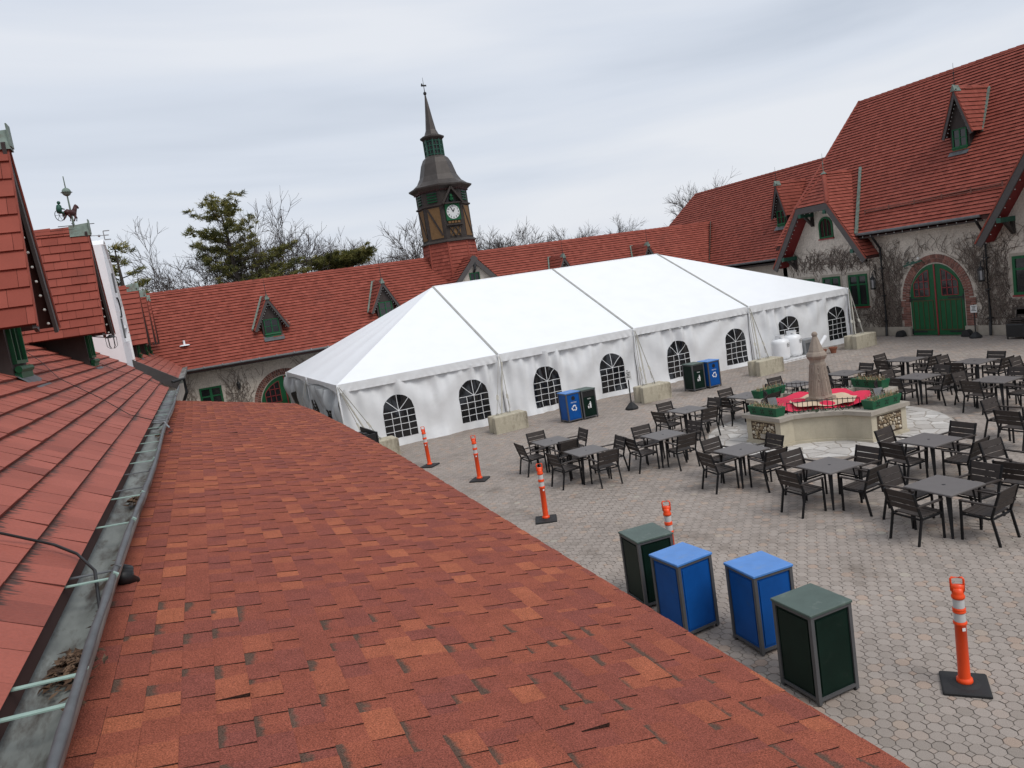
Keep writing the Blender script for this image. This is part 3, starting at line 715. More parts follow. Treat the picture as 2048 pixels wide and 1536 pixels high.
# second stretch of the roof, beyond the gap
r2 = [(26.4, tile_t(-.77)+.03), (36.4, tile_t(-.72)), (41.6, tile_t(-2.2)), (42, 6.2), (27.4, 6.2)]
b = MB(); b.prism([TO + EB*s + TT*t for s, t in r2], (0, 0, -.16)); lr2 = part('roof', b, 'roof_deck', left)
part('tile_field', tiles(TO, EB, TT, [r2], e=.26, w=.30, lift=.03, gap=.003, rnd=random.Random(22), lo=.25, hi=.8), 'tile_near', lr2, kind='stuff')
b = MB(); b.prism([LP(-1.05, 26.9, 0), LP(-.95, 26.9, 0), LP(-.95, 39.2, 0), LP(-1.05, 39.2, 0)], (0, 0, 3.6)); b.prism([LP(-4.8, 26.9, 0), LP(-1.05, 26.9, 0), LP(-1.05, 27.0, 0), LP(-4.8, 27.0, 0)], (0, 0, 3.55)); part('wall', b, 'stucco', left)
b = MB(); b.bar(LP(-.78, 26.35, 3.50), LP(-4.2, 27.0, 5.80), .06, .34); part('bargeboard', b, 'bargeboard', left)
b = MB()
b.prism([LP(-.80, 26.4, 3.50), LP(-.62, 26.4, 3.52), LP(-.60, 26.4, 3.66), LP(-.80, 26.4, 3.64)], EB*10.5); part('gutter', b, 'gutter', left)
b = MB(); b.tube([LP(-.95, 25.95, 3.62), LP(-.60, 26.2, 3.66), LP(-.60, 26.3, 3.2), LP(-.85, 26.6, 2.7), LP(-.9, 26.6, 0)], .05, 8); part('downspout', b, 'black_paint', left)
for k, (bb, za) in enumerate(((31.0, 7.12), (35.5, 7.12), (38.4, 7.05))):
    dormer(left, LP(-2.05, bb, 4.50), F_, R_, .5, .92, 4.5, 4.95, za, .42, 3.0, e=.205, tw=.3, near=False, mat='tile', seed=40+k, finial=0)

# ---- weather vane on the second dormer: trotting horse, sulky and driver
vb = LP(-2.05, 19.7, 7.78)
vane = thing('weather_vane', 'weather vane with horse, sulky and driver on the second dormer ridge', 'weather vane', vb)
m = MB(); m.tube([vb+Vector((0, 0, -.1)), vb+Vector((0, 0, 1.15))], [.026, .010], 8); part('pole', m, 'copper', vane)
m = MB(); m.sphere(vb+EZ*.80, .095, 10, 8); m.lathe([(.125, 0), (.02, .03)], 10, vb+EZ*.79); part('ball', m, 'copper', vane, smooth=True)
m = MB()
for dd in (EA, EB): m.bar(vb-dd*.32+EZ*.05, vb+dd*.42+EZ*.05, .014, .014)
part('compass_arm', m, 'black_iron', vane)
m = MB(); q = vb+EA*.56+EZ*-.24; m.bar(vb+EA*.28-EZ*.22, q, .014, .014); m.sphere(q-EA*.10, .03, 6, 5)
def seg(a0, z0, a1, z1): m.bar(q+EA*a0+EZ*z0, q+EA*a1+EZ*z1, .012, .022)
seg(0, -.1, 0, .1); seg(0, .1, .13, .1); seg(0, 0, .10, 0); seg(0, -.1, .13, -.1)
part('letter_e', m, 'steel', vane)
m = MB(); hb = vb + EZ*.30      # horse body in the plane of EA
HA = (EA*.62 + EB*.78); HB = (EB*.62 - EA*.78)
def hp(a, z, y=0): return hb + (HA*a + EZ*z + HB*y)*.80
m.tube([hp(-.20, .03), hp(-.12, .05), hp(.0, .04), hp(.12, .06)], [.05, .075, .07, .065], 8)
m.tube([hp(.10, .07), hp(.17, .17), hp(.20, .25)], [.06, .045, .032], 8)
m.tube([hp(.19, .26), hp(.25, .23), hp(.30, .19)], [.035, .032, .02], 8)
for (a0, a1, a2, z1, z2, yy) in ((.12, .20, .17, -.09, -.18, .03), (.10, .08, .02, -.10, -.20, -.03), (-.16, -.20, -.28, -.09, -.17, .03), (-.14, -.08, -.11, -.10, -.20, -.03)):
    m.tube([hp(a0, 0, yy), hp(a1, z1, yy), hp(a2, z2, yy)], [.035, .018, .013], 6)
m.tube([hp(-.20, .06), hp(-.29, .0), hp(-.31, -.10)], [.02, .02, .006], 6)
part('horse', m, 'dark_red', vane, smooth=True)
m = MB(); n = 20
for k in range(n):
    a0, a1 = 2*math.pi*k/n, 2*math.pi*(k+1)/n; m.bar(hp(-.42+.15*math.cos(a0), -.06+.15*math.sin(a0)), hp(-.42+.15*math.cos(a1), -.06+.15*math.sin(a1)), .010, .010)
for k in range(6): m.bar(hp(-.42, -.06), hp(-.42+.15*math.cos(k*1.047), -.06+.15*math.sin(k*1.047)), .006, .006)
m.bar(hp(-.42, .0), hp(.1, .03, .06), .012, .012); part('sulky', m, 'black_iron', vane)
m = MB(); m.tube([hp(-.40, .02), hp(-.39, .12), hp(-.37, .22), hp(-.365, .25)], [.05, .06, .05, .02], 8); m.sphere(hp(-.355, .30), .038, 8, 6); m.tube([hp(-.37, .20), hp(-.28, .14), hp(-.2, .13)], [.02, .018, .012], 6); m.tube([hp(-.40, .03), hp(-.28, .03), hp(-.26, -.06)], [.035, .03, .02], 6)
part('driver', m, 'green_dark', vane, smooth=True, label='small figure in a dark green coat seated on the sulky')

# ---- white arched structure between the roofs
wb_ = LP(-2.2, 25.6, 0)
wp = thing('white_arch', 'tall white arched structure standing behind the near tiled roof end', 'arch', wb_)
prof = [(24.6, 3.4), (24.6, 7.95), (25.0, 8.12), (25.35, 8.05), (25.9, 7.65), (26.4, 7.05), (26.85, 6.25), (27.1, 5.4), (27.15, 4.5), (27.15, 3.4)]
m = MB(); m.prism([LP(-1.98, b_, z) for b_, z in prof], EA*-.75); part('shell', m, 'panel_white', wp)
m = MB()
for i in range(1, len(prof)-1): m.bar(LP(-1.965, prof[i][0], prof[i][1]-.02), LP(-1.965, prof[i+1][0]-.02, prof[i+1][1]), .03, .08, up=EA)
part('rim', m, 'white_paint', wp)
m = MB(); n = 22
for k in range(n):
    a0, a1 = -1.9+3.8*k/n, -1.9+3.8*(k+1)/n; m.bar(LP(-1.965, 25.75+.42*math.cos(a0), 6.15+.30*math.sin(a0)), LP(-1.965, 25.75+.42*math.cos(a1), 6.15+.30*math.sin(a1)), .03, .05, up=EA)
part('ring_mark', m, 'black_paint', wp, label='black curved line on the white panel')
m = MB(); m.bar(LP(-1.93, 25.7, 5.55), LP(-1.93, 26.15, 5.55), .1, .1); m.bar(LP(-1.93, 25.9, 5.5), LP(-1.93, 25.9, 5.1), .06, .1)
part('bracket', m, 'panel_white', wp)
m = MB(); m.bar(LP(-1.96, 25.75, 7.2), LP(-1.96, 25.75, 6.6), .03, .06, up=EA); m.bar(LP(-1.96, 25.55, 5.8), LP(-1.96, 25.55, 5.2), .03, .06, up=EA); part('slot', m, 'lead', wp)

# ================================================================ long building at the back
def ridge_tiles(p0, p1, mat='tile', step=.36, w=.11, rr=None):
    rr = rr or R; m = MB(); p0, p1 = Vector(p0), Vector(p1); d = p1-p0; L = d.length; d.normalize(); x = d.cross(EZ).normalized(); n = max(1, int(L/step))
    for k in range(n):
        a, c = p0+d*(L*k/n), p0+d*(L*(k+1)/n)
        m.add([a-x*w-EZ*.08, a-x*w*.5+EZ*.03, a+x*w*.5+EZ*.03, a+x*w-EZ*.08, c-x*w-EZ*.07, c-x*w*.5+EZ*.05, c+x*w*.5+EZ*.05, c+x*w-EZ*.07], [(0, 1, 5, 4), (1, 2, 6, 5), (2, 3, 7, 6), (3, 2, 1, 0), (4, 5, 6, 7)], .3+.4*rr.random())
    return m
def brick_arch(parent, fr, f, rc, half, zspring, rise, width=.34, jamb0=0.0, proud=.02, toothed=True, seed=4):
    rr = random.Random(seed); m = MB(); mo = MB()
    n = int(math.pi*(half+rise)/2/.098)
    def pt(a, k): return (rc+(half+k)*math.cos(a), zspring+(rise+k)*math.sin(a))
    for ring_ in range(2):
        ka, kb = width*ring_/2+.006, width*(ring_+1)/2-.006
        for i in range(n):
            o_ = .5*ring_; a0, a1 = math.pi*(i+o_)/n+.006, math.pi*(i+1+o_)/n-.006; q = []
            if a1 > math.pi+.001: continue
            for dpt in (-.06, proud+rr.uniform(0, .008)):
                for a, k in ((a0, ka), (a0, kb), (a1, kb), (a1, ka)):
                    x, z = pt(a, k); q.append(fr(f+dpt, x, z))
            m.add(q, [(3,2,1,0),(4,5,6,7),(0,1,5,4),(1,2,6,5),(2,3,7,6),(3,0,4,7)], rr.random())
    for sg in (-1, 1):
        z = jamb0; row = 0
        while z < zspring-.02:
            ext = width + (.10 if (row//4) % 2 else 0) if toothed else width
            segs = 2
            for s_ in range(segs):
                k0, k1 = half + ext*s_/segs+.006, half + ext*(s_+1)/segs-.006; off = .04*((row % 2)-.5)
                x0, x1 = rc+sg*(k0+(off if s_ else 0)), rc+sg*(k1+(off if s_ < segs-1 else 0)); x0, x1 = min(x0, x1), max(x0, x1); q = []
                for dpt in (-.06, proud+rr.uniform(0, .008)): q += [fr(f+dpt, x0, z+.006), fr(f+dpt, x1, z+.006), fr(f+dpt, x1, z+.068), fr(f+dpt, x0, z+.068)]
                m.add(q, [(3,2,1,0),(4,5,6,7),(0,1,5,4),(1,2,6,5),(2,3,7,6),(3,0,4,7)], rr.random())
            z += .075; row += 1
    outer = [pt(math.pi*i/24, width-.01) for i in range(25)] ; inner = [pt(math.pi*i/24, .01) for i in range(25)]
    for i in range(24):
        mo.add([fr(f+.008, *inner[i]), fr(f+.008, *outer[i]), fr(f+.008, *outer[i+1]), fr(f+.008, *inner[i+1])], [(0, 1, 2, 3)])
    for sg in (-1, 1):
        x0, x1 = rc+sg*(half+.01), rc+sg*(half+width-.01); mo.add([fr(f+.008, x0, jamb0), fr(f+.008, x1, jamb0), fr(f+.008, x1, zspring), fr(f+.008, x0, zspring)], [(0, 1, 2, 3)])
    o = part('brick_surround', mo, 'mortar', parent); part('bricks', m, 'brick', o, kind='stuff'); return o
def barn_door(parent, fr, f, rc, half, zspring, rise, z0=0.0, split=None):
    """pair of arched doors: green leaves with red muntins, strap hinges and a red meeting strip"""
    zs = split or (zspring+.1); n = 14
    def zarch(x): return zspring + rise*math.sqrt(max(0, 1-((x-rc)/half)**2))
    for sg in (-1, 1):
        xs = [rc + sg*(.03 + (half-.07)*k/n) for k in range(n+1)]
        m = MB()
        low = [(xs[0], z0+.02), (xs[-1], z0+.02)]; up = [(x, zarch(x)-.04) for x in xs[::-1]]
        P = [fr(f, x, z) for x, z in low+up]; Q = [fr(f+.05, x, z) for x, z in low+up]; k = len(P)
        m.add(P+Q, [tuple(range(k)), tuple(range(k, 2*k))] + [(i, (i+1) % k, k+(i+1) % k, k+i) for i in range(k)])
        d = part('door', m, 'green_paint', parent)
        g0, g1 = rc+sg*.30, rc+sg*(half-.26); zt = lambda x: max(zs+.12, zarch(x)-.24)
        gx = [g0+(g1-g0)*i/8 for i in range(9)]
        m = MB(); gp = [(g0, zs+.06), (g1, zs+.06)] + [(x, zt(x)) for x in gx[::-1]]; m.poly([fr(f+.054, x, z) for x, z in gp]); part('pane', m, 'window_glass', d)
        m = MB()
        def strip(x0, z0_, x1, z1_, w=.03, dd=.075): m.bar(fr(f+dd-.01, x0, z0_), fr(f+dd-.01, x1, z1_), w, .022, up=fr(1, 0, 0)-fr(0, 0, 0))
        for i in range(1, 3): x = g0+(g1-g0)*i/3; strip(x, zs+.06, x, zt(x))
        for zz in (zs+.06+.33, zs+.06+.66):
            xe = [x for x in gx if zt(x) > zz+.02]
            if len(xe) > 1: strip(xe[0], zz, xe[-1], zz)
        for i in range(8): strip(gx[i], zt(gx[i]), gx[i+1], zt(gx[i+1]))
        strip(g0, zs+.06, g0, zt(g0)); strip(g0, zs+.06, g1, zs+.06); strip(g1, zs+.06, g1, zt(g1))
        part('muntin', m, 'red_paint', d)
        m = MB(); x0, x1 = rc+sg*.16, rc+sg*(half-.16)
        for i in range(5):
            x = x0+(x1-x0)*i/4; m.bar(fr(f+.055, x, z0+.26), fr(f+.055, x, zs-.16), .035, .02, up=fr(1, 0, 0)-fr(0, 0, 0))
        m.bar(fr(f+.055, x0, z0+.26), fr(f+.055, x1, z0+.26), .05, .024, up=fr(1, 0, 0)-fr(0, 0, 0)); m.bar(fr(f+.055, x0, zs-.14), fr(f+.055, x1, zs-.14), .05, .024, up=fr(1, 0, 0)-fr(0, 0, 0))
        part('panel_moulding', m, 'door_groove', d)
        for zz in (z0+.18, zs-.05):
            m = MB(); m.bar(fr(f+.066, rc+sg*(half-.02), zz), fr(f+.066, rc+sg*(half*.42), zz), .06, .02, up=fr(1, 0, 0)-fr(0, 0, 0)); m.bar(fr(f+.066, rc+sg*(half-.05), zz-.12), fr(f+.066, rc+sg*(half-.05), zz+.12), .05, .022, up=fr(1, 0, 0)-fr(0, 0, 0)); part('hinge', m, 'black_iron', d)
        if sg > 0:
            m = MB(); m.bar(fr(f+.065, rc-.0, z0+.02), fr(f+.065, rc-.0, zspring+rise-.06), .06, .03, up=fr(1, 0, 0)-fr(0, 0, 0)); part('meeting_strip', m, 'red_paint', d)

BV, BE, BZ0, BR_ = 39.3, 38.5, 3.42, 7.4
sB = math.tan(math.radians(50)); BRV = BE + (BR_-BZ0)/sB
back = thing('long_building', 'long stone building behind the tent with red tiled roof and small steep dormers', 'building', (15, 40, 0))
b = MB(); b.box(-2, 33.2, BV, BV+.3, 0, 3.75); b.box(-2, 33.2, BV+6.2, BV+6.5, 0, 3.6); part('wall', b, 'stucco', back)
TB = Vector((0, math.cos(math.radians(50)), math.sin(math.radians(50)))); LB = (BR_-BZ0)/math.sin(math.radians(50))
b = MB(); b.prism([(-3.2, BE, BZ0-.03), (33.5, BE, BZ0-.03), (36, BRV, BR_-.03), (-3.2, BRV, BR_-.03)], (0, 0, -.12)); b.prism([(-3.2, BRV, BR_-.03), (36, BRV, BR_-.03), (36, BRV+4.2, BZ0-1), (-3.2, BRV+4.2, BZ0-1)], (0, 0, -.12)); br = part('roof', b, 'roof_deck', back)
part('tile_field', tiles((0, BE, BZ0), (1, 0, 0), TB, [[(-3.2, 0), (34.5, 0), (36.2, LB), (-3.2, LB)]], e=.19, w=.21, lift=.040, gap=.0, bt=.0, rnd=random.Random(50), lo=.28, hi=.82), 'tile', br, kind='stuff')
part('ridge_tiles', ridge_tiles((-3.2, BRV, BR_), (35.2, BRV, BR_)), 'tile', br, kind='stuff')
b = MB(); b.tube([(-1, BE-.05, BZ0-.03), (33, BE-.05, BZ0-.03)], .06, 8); part('gutter', b, 'lead', back)
b = MB()
for k in range(40): b.box(-.6+k*.85, -.56+k*.85, BE-.13, BE+.02, BZ0-.02, BZ0+.06)
part('gutter_bracket', b, 'steel', back, kind='stuff')
b = MB(); b.box(-1, 33, BE+.02, BV+.02, BZ0-.12, BZ0-.06); b.box(-1, 33, BE+.02, BE+.06, BZ0-.2, BZ0-.05); part('soffit', b, 'timber', back)
for k, uc in enumerate((4.65, 10.62, 21.75, 27.8)):
    dormer(back, (uc, 39.32, 4.42), (0, -1, 0), (1, 0, 0), .47, .87, 4.42, 4.80, 6.42, .22, 2.4, e=.2, tw=.22, seed=60+k, finial=.95, wz=(4.52, 5.25), cap='copper')
    b = MB()
    for sg in (-1, 1):
        b.prism([(uc+sg*.86, 39.62, 4.80), (uc+sg*.96, 39.60, 4.80), (uc+sg*.10, 41.0, 6.42), (uc+sg*.0, 41.02, 6.42)], (0, -.03, .07))
    part('valley_flashing', b, 'copper', back)
m = MB(); m.lathe([(.05, 0), (.05, .22)], 8, (.5, 39.52, 4.62)); m.lathe([(.26, -.02), (.22, .02), (.05, .04)], 12, (.5, 39.5, 4.60)); part('roof_vent', m, 'panel_white', back)
frB = frame3((0, BV, 0), (0, -1, 0), (1, 0, 0))
window(back, frB, .0, .76, 1.70, .9, 2.40, 2, 2, fw=.09, transom=1.95, munt=.07)
window(back, frB, .0, -1.6, -.75, .9, 2.40, 2, 2, fw=.09, transom=1.95, munt=.07)
barn_door(back, frB, .01, 4.75, 1.30, .95, 1.42, split=1.0); brick_arch(back, frB, 0, 4.75, 1.32, .95, 1.42, width=.32, seed=9)
m = MB(); q = Vector((2.55, BV-.14, 2.2))
m.lathe([(.05, -.16), (.09, .10), (.10, .12), (.02, .24)], 6, q); m.bar(q+Vector((0, 0, .2)), q+Vector((0, .14, .3)), .03, .03); part('wall_lantern', m, 'black_iron', back)
b = MB(); b.box(-2, 3.0, BV-.08, BV, 0, .45); b.box(6.6, 33, BV-.08, BV, 0, .45); part('plinth', b, 'plinth', back)

# gable in front of the tower
def gable_dormer():
    uc, hw, zb, za, vf, vw = 15.93, 1.75, 5.2, 7.02, 38.85, 39.15
    sl = (za-zb)/hw
    m = MB(); m.prism([(uc-1.5, vw, 3.4), (uc+1.5, vw, 3.4), (uc+1.5, vw, za-1.5*sl), (uc, vw, za-.05), (uc-1.5, vw, za-1.5*sl)], (0, 2.5, 0)); g = part('front_gable', m, 'stucco', back)
    L = math.hypot(hw, za-zb)
    for sg in (-1, 1):
        O = Vector((uc+sg*hw, vf, zb)); T = (Vector((-sg*hw, 0, za-zb)))/L; S = Vector((0, 1, 0))
        m = MB(); m.prism([O, O+S*3, O+S*3+T*L, O+T*L], (0, 0, -.08)); part('roof_slope', m, 'roof_deck', g)
        part('tile_field', tiles(O, S, T, [[(0, -.2), (3, -.2), (3, L), (0, L)]], e=.19, w=.21, lift=.036, gap=.0, bt=.0, lo=.28, hi=.82), 'tile', g, kind='stuff')
        Nn = S.cross(T); Nn = Nn if Nn.z > 0 else -Nn
        m = MB(); m.bar(O-Nn*.14-T*.25+S*(.02+.004*sg), O-Nn*.14+T*(L+.06)+S*(.02+.004*sg), .06, .26, up=Nn); part('bargeboard', m, 'bargeboard', g)
    m = MB(); m.bar((uc, vf+.05, za-.75), (uc, vf+.05, za-.15), .12, .12, up=(0, 1, 0)); m.bar((uc, vf+.05, za-.72), (uc, vw, za-.9), .1, .1); part('bracket', m, 'black_iron', g)
    part('ridge_tile', ridge_tiles((uc, vf, za), (uc, vf+3, za)), 'tile', g)
    window(g, frame3((0, vw, 0), (0, -1, 0), (1, 0, 0)), .0, uc-.28, uc+.28, 4.9, 6.12, 2, 2, fw=.06)
gable_dormer()
# ================================================================ tall building on the right
s50 = math.tan(math.radians(50)); C50, S50 = math.cos(math.radians(50)), math.sin(math.radians(50))
WU, EU, EZ0 = 30.8, 30.2, 4.97
tall = thing('carriage_house', 'tall stone carriage house with steep red tiled roof and arched green doors', 'building', (33, 22, 0))
b = MB(); b.box(WU, WU+.35, 2, 31.2, 0, 5.15); b.box(WU, 42, 30.9, 31.2, 0, 5.0); part('wall', b, 'stucco', tall)
b = MB(); b.box(WU-.10, WU, 23.72, 31.0, 0, .42); b.box(WU-.10, WU, 8, 20.98, 0, .42); part('plinth', b, 'plinth', tall)
TR = Vector((C50, 0, S50)); HO = Vector((EU, 0, EZ0)); RZ = 12.05; LH = (RZ-EZ0)/S50
hp_ = [(4, 0), (30.95, 0), (30.86, 2.57), (30.33, 5.93), (29.86, LH), (4, LH)]
ta1, ta2 = 4.22, (10.1-EZ0)/S50
HPOLY = [[(4, 0), (12.3, 0), (12.3, LH), (4, LH)], [(12.3, 0), (15.75, ta2), (15.75, LH), (12.3, LH)], [(15.75, ta2), (19.2, 0), (19.2, LH), (15.75, LH)], [(19.2, 0), (25.78, 0), (25.78, LH), (19.2, LH)],
         [(25.78, 0), (28, ta1), (28, LH), (25.78, LH)], [(28, ta1), (30.22, 0), (30.95, 0), (30.86, 2.57), (30.33, 5.93), (29.86, LH), (28, LH)]]
b = MB()
for pl_ in HPOLY: b.prism([HO + Vector((0, s, 0)) + TR*t - EZ*.03 for s, t in pl_], (0, 0, -.15))
ru = EU + (RZ-EZ0)/s50
b.prism([(ru, 4, RZ-.03), (ru, 29.86, RZ-.03), (ru+6, 31.0, EZ0), (ru+6, 4, EZ0)], (0, 0, -.15)); b.prism([(ru, 29.86, RZ-.06), (EU+.1, 30.95, EZ0-.1), (ru+6, 31.0, EZ0-.1)], (0, -.1, 0))
hr = part('roof', b, 'roof_deck', tall)
part('tile_field', tiles(HO, (0, 1, 0), TR, HPOLY, e=.2, w=.21, lift=.042, gap=.0, bt=.0, rnd=random.Random(71), lo=.26, hi=.80), 'tile', hr, kind='stuff')
part('ridge_tiles', ridge_tiles((ru, 4, RZ), (ru, 29.86, RZ)), 'tile', hr, kind='stuff')
vr = [HO + Vector((0, s, 0)) + TR*t + EZ*.03 for s, t in hp_[1:5]]
part('verge_tiles', join_mb([ridge_tiles(vr[i], vr[i+1]) for i in range(3)]), 'tile', hr, kind='stuff')
b = MB(); b.tube([(EU-.06, 19.75, EZ0-.02), (EU-.06, 25.7, EZ0-.02)], .065, 8); part('gutter', b, 'lead', tall)
b = MB(); b.box(EU, WU, 19.7, 25.8, EZ0-.16, EZ0-.10); b.box(EU+.02, EU+.08, 19.7, 25.8, EZ0-.24, EZ0-.06); part('soffit', b, 'timber', tall)
b = MB()
for k in range(14): b.sphere((EU-.05, 19.9+k*.42, EZ0-.16), .02, 6, 5)
part('string_light', b, 'bulb', tall, kind='stuff')
b = MB(); p0, p1 = Vector((30.92, 25.75, 5.93)), Vector((31.0, 19.3, 6.02)); b.tube([p0, p1], .022, 6); b.tube([p0+EZ*.09, p1+EZ*.09], .022, 6)
for k in range(6):
    q = p0.lerp(p1, k/5); b.bar(q-EZ*.08, q+EZ*.16, .05, .04, up=(1, 0, 0))
part('snow_guard', b, 'brick', tall)
for vv in (24.93, 19.97):
    b = MB(); b.tube([(EU-.02, vv, EZ0-.1), (EU+.1, vv, EZ0-.3), (WU-.10, vv, EZ0-.8), (WU-.09, vv, .55), (WU-.12, vv, .45), (WU-.22, vv-.05, .02)], .055, 8)
    for zz in (3.2, 1.9, .7): b.box(WU-.16, WU, vv-.09, vv+.09, zz, zz+.05)
    part('downspout', b, 'black_paint', tall)
def clipped_gable(vc, hw, zb, zk, za, uf, uw, wallz, full=True, kx=1.0):
    """gable with a clipped (half-hipped) top facing -X"""
    sl = (zk-zb)/(hw-kx)
    m = MB(); wv = hw-.42
    zz = lambda v: zb + (hw-abs(v))*sl
    m.prism([(uw, vc-wv, 0.0), (uw, vc+wv, 0.0), (uw, vc+wv, zz(wv)-.05), (uw, vc+kx*.9, zk-.02), (uw, vc-kx*.9, zk-.02), (uw, vc-wv, zz(wv)-.05)], (.5, 0, 0)); g = part('gable', m, 'stucco', tall)
    L = math.hypot(hw-kx, zk-zb); apz = zk + kx*sl; uh = uf + (apz-zk)/s50*.85
    for sg in (-1, 1):
        O = Vector((uf, vc+sg*hw, zb)); T = Vector((0, -sg*(hw-kx), zk-zb))/L; S = Vector((1, 0, 0)); LL = math.hypot(hw, apz-zb)
        pl = [(0, 0), (4.2, 0), (4.2, LL), (uh-uf, LL), (0, L)]
        m = MB(); m.prism([O + S*s + T*t - EZ*.03 for s, t in pl], (0, 0, -.1)); part('roof_slope', m, 'roof_deck', g)
        part('tile_field', tiles(O, S, T, [pl], e=.2, w=.21, lift=.038, gap=.0, bt=.0, lo=.28, hi=.82), 'tile', g, kind='stuff')
        Nn = S.cross(T); Nn = Nn if Nn.z > 0 else -Nn
        m = MB(); m.bar(O-Nn*.17-T*.12, O-Nn*.17+T*(L+.10), .07, .30, up=Nn); part('bargeboard', m, 'bargeboard', g)
        m = MB(); m.prism([O+S*.05-Nn*.20, O+S*(uw-uf)-Nn*.20, O+S*(uw-uf)-Nn*.20+T*L, O+S*.05-Nn*.20+T*L], Nn*.03); part('soffit', m, 'soffit', g)
        m = MB(); m.bar(O+S*(-.04)-Nn*.02-T*.1, O+S*(-.04)-Nn*.02+T*L, .03, .06, up=Nn, tone=.4); part('verge_tile', m, 'tile', g)
        m = MB()
        for k in range(14): m.sphere(O+S*.03-Nn*.37+T*(L*(.02+.95*k/14)), .019, 6, 5)
        part('string_light', m, 'bulb', g, kind='stuff')
        for tt in ((.20*L), (.93*L)):
            q = O + T*tt - Nn*.42; m = MB(); m.bar(q-S*.05, q+S*(uw-uf+.1), .17, .19)
            part('rafter_end', m, 'green_dark', g)
            m = MB(); q2 = q+S*(uw-uf-.05); m.bar(q2-EZ*.6, q2, .14, .14, up=S); m.bar(q2-EZ*.55, q+S*.3-EZ*.05, .12, .12); part('bracket', m, 'timber', g)
    # hip triangle
    A, B, Cc = Vector((uf, vc-kx, zk)), Vector((uf, vc+kx, zk)), Vector((uh, vc, apz)); T = (Cc-(A+B)/2); LT = T.length; T.normalize()
    m = MB(); m.prism([A, B, Cc], (0, 0, -.1)); part('hip_slope', m, 'roof_deck', g)
    part('tile_field', tiles((A+B)/2 + EZ*.02 - T*.06, (0, 1, 0), T, [[(-kx-.05, 0), (kx+.05, 0), (0, LT+.06)]], e=.2, w=.21, lift=.038, gap=.0, bt=.0, lo=.28, hi=.82), 'tile', g, kind='stuff')
    part('hip_tiles', join_mb([ridge_tiles(A+EZ*.03, Cc+EZ*.03), ridge_tiles(B+EZ*.03, Cc+EZ*.03), ridge_tiles(Cc+EZ*.03, Cc+Vector((3.5, 0, .03)))]), 'tile', g, kind='stuff')
    m = MB(); m.bar(A-EZ*.19+Vector((-.012, -.02, 0)), B-EZ*.19+Vector((-.012, .02, 0)), .07, .30); part('bargeboard', m, 'bargeboard', g)
    m = MB(); m.tube([Cc, Cc+EZ*1.0], [.02, .006], 5); m.sphere(Cc+EZ*.5, .04, 6, 5); m.lathe([(.16, -.02), (.05, .08), (.02, .12)], 8, Cc); part('finial', m, 'copper', g)
    m = MB()
    for k in range(6): m.sphere((uf+.02, vc-kx+.2+k*(2*kx-.4)/5, zk-.38), .019, 6, 5)
    part('string_light', m, 'bulb', g, kind='stuff')
    return g
g1 = clipped_gable(28.0, 2.92, 3.90, 6.74, 8.2, 29.9, 30.78, 6)
g2 = clipped_gable(15.75, 4.05, 3.96, 8.6, 9.9, 29.9, 30.78, 6)
frR = frame3((WU-.02, 0, 0), (-1, 0, 0), (0, 1, 0))
def surround(parent, r0, r1, z0, z1, t=.12):
    m = MB()
    for a, c, d, e_ in ((r0-t, r0, z0, z1+t), (r1, r1+t, z0, z1+t), (r0, r1, z1, z1+t)):
        m.add([frR(-.02, a, d), frR(-.02, c, d), frR(-.02, c, e_), frR(-.02, a, e_), frR(.015, a, d), frR(.015, c, d), frR(.015, c, e_), frR(.015, a, e_)], [(3,2,1,0),(4,5,6,7),(0,1,5,4),(1,2,6,5),(2,3,7,6),(3,0,4,7)])
    part('surround', m, 'plinth', parent)
for v0, v1 in ((25.87, 26.88), (27.48, 28.48), (29.1, 30.1)):
    w = window(g1, frR, .0, v0, v1, 1.47, 3.05, 2, 2, fw=.10, transom=2.55, munt=.08, sill='red_paint'); surround(g1, v0-.05, v1+.05, 1.47, 3.05)
window(g1, frR, .0, 27.62, 28.40, 5.02, 6.05, 3, 1, fw=.09, arch=True, sill='red_paint')
w = window(g2, frR, .0, 17.55, 18.92, 1.62, 3.17, 3, 2, fw=.11, transom=2.65, munt=.08, sill='red_paint'); surround(g2, 17.5, 18.97, 1.62, 3.17)
barn_door(tall, frR, -.03, 22.34, 1.30, 1.60, 1.63, split=1.72); brick_arch(tall, frR, 0, 22.34, 1.32, 1.60, 1.65, width=.36, jamb0=.42, seed=10)
b = MB()
for sg in (-1, 1): b.box(WU-.16, WU-.02, 22.34+sg*1.55-.24, 22.34+sg*1.55+.24, 0, .42)
part('corner_stone', b, 'plinth', tall)
# valley flashings either side of the gable
for sg in (-1, 1):
    v0, v1 = 28.0+sg*2.3, 28.0+sg*.55
    b = MB(); b.prism([(EU-.02, v0-.08, EZ0+.0), (EU-.02, v0+.08, EZ0+.0), (EU+2.75, v1+.07, EZ0+2.75*s50), (EU+2.75, v1-.07, EZ0+2.75*s50)], (-.06, 0, .06)); part('valley_flashing', b, 'copper', tall)
dormer(tall, (32.72, 22.05, 7.98), (-1, 0, 0), (0, 1, 0), .42, .72, 7.98, 8.58, 10.62, .24, 2.6, e=.2, tw=.22, seed=81, finial=1.0, wz=(8.05, 8.85))
b = MB(); b.prism([(33.15, 21.40, 8.52), (33.15, 21.30, 8.52), (34.80, 21.90, 10.47), (34.80, 22.0, 10.47)], (-.06, 0, .08)); part('valley_flashing', b, 'copper', tall)
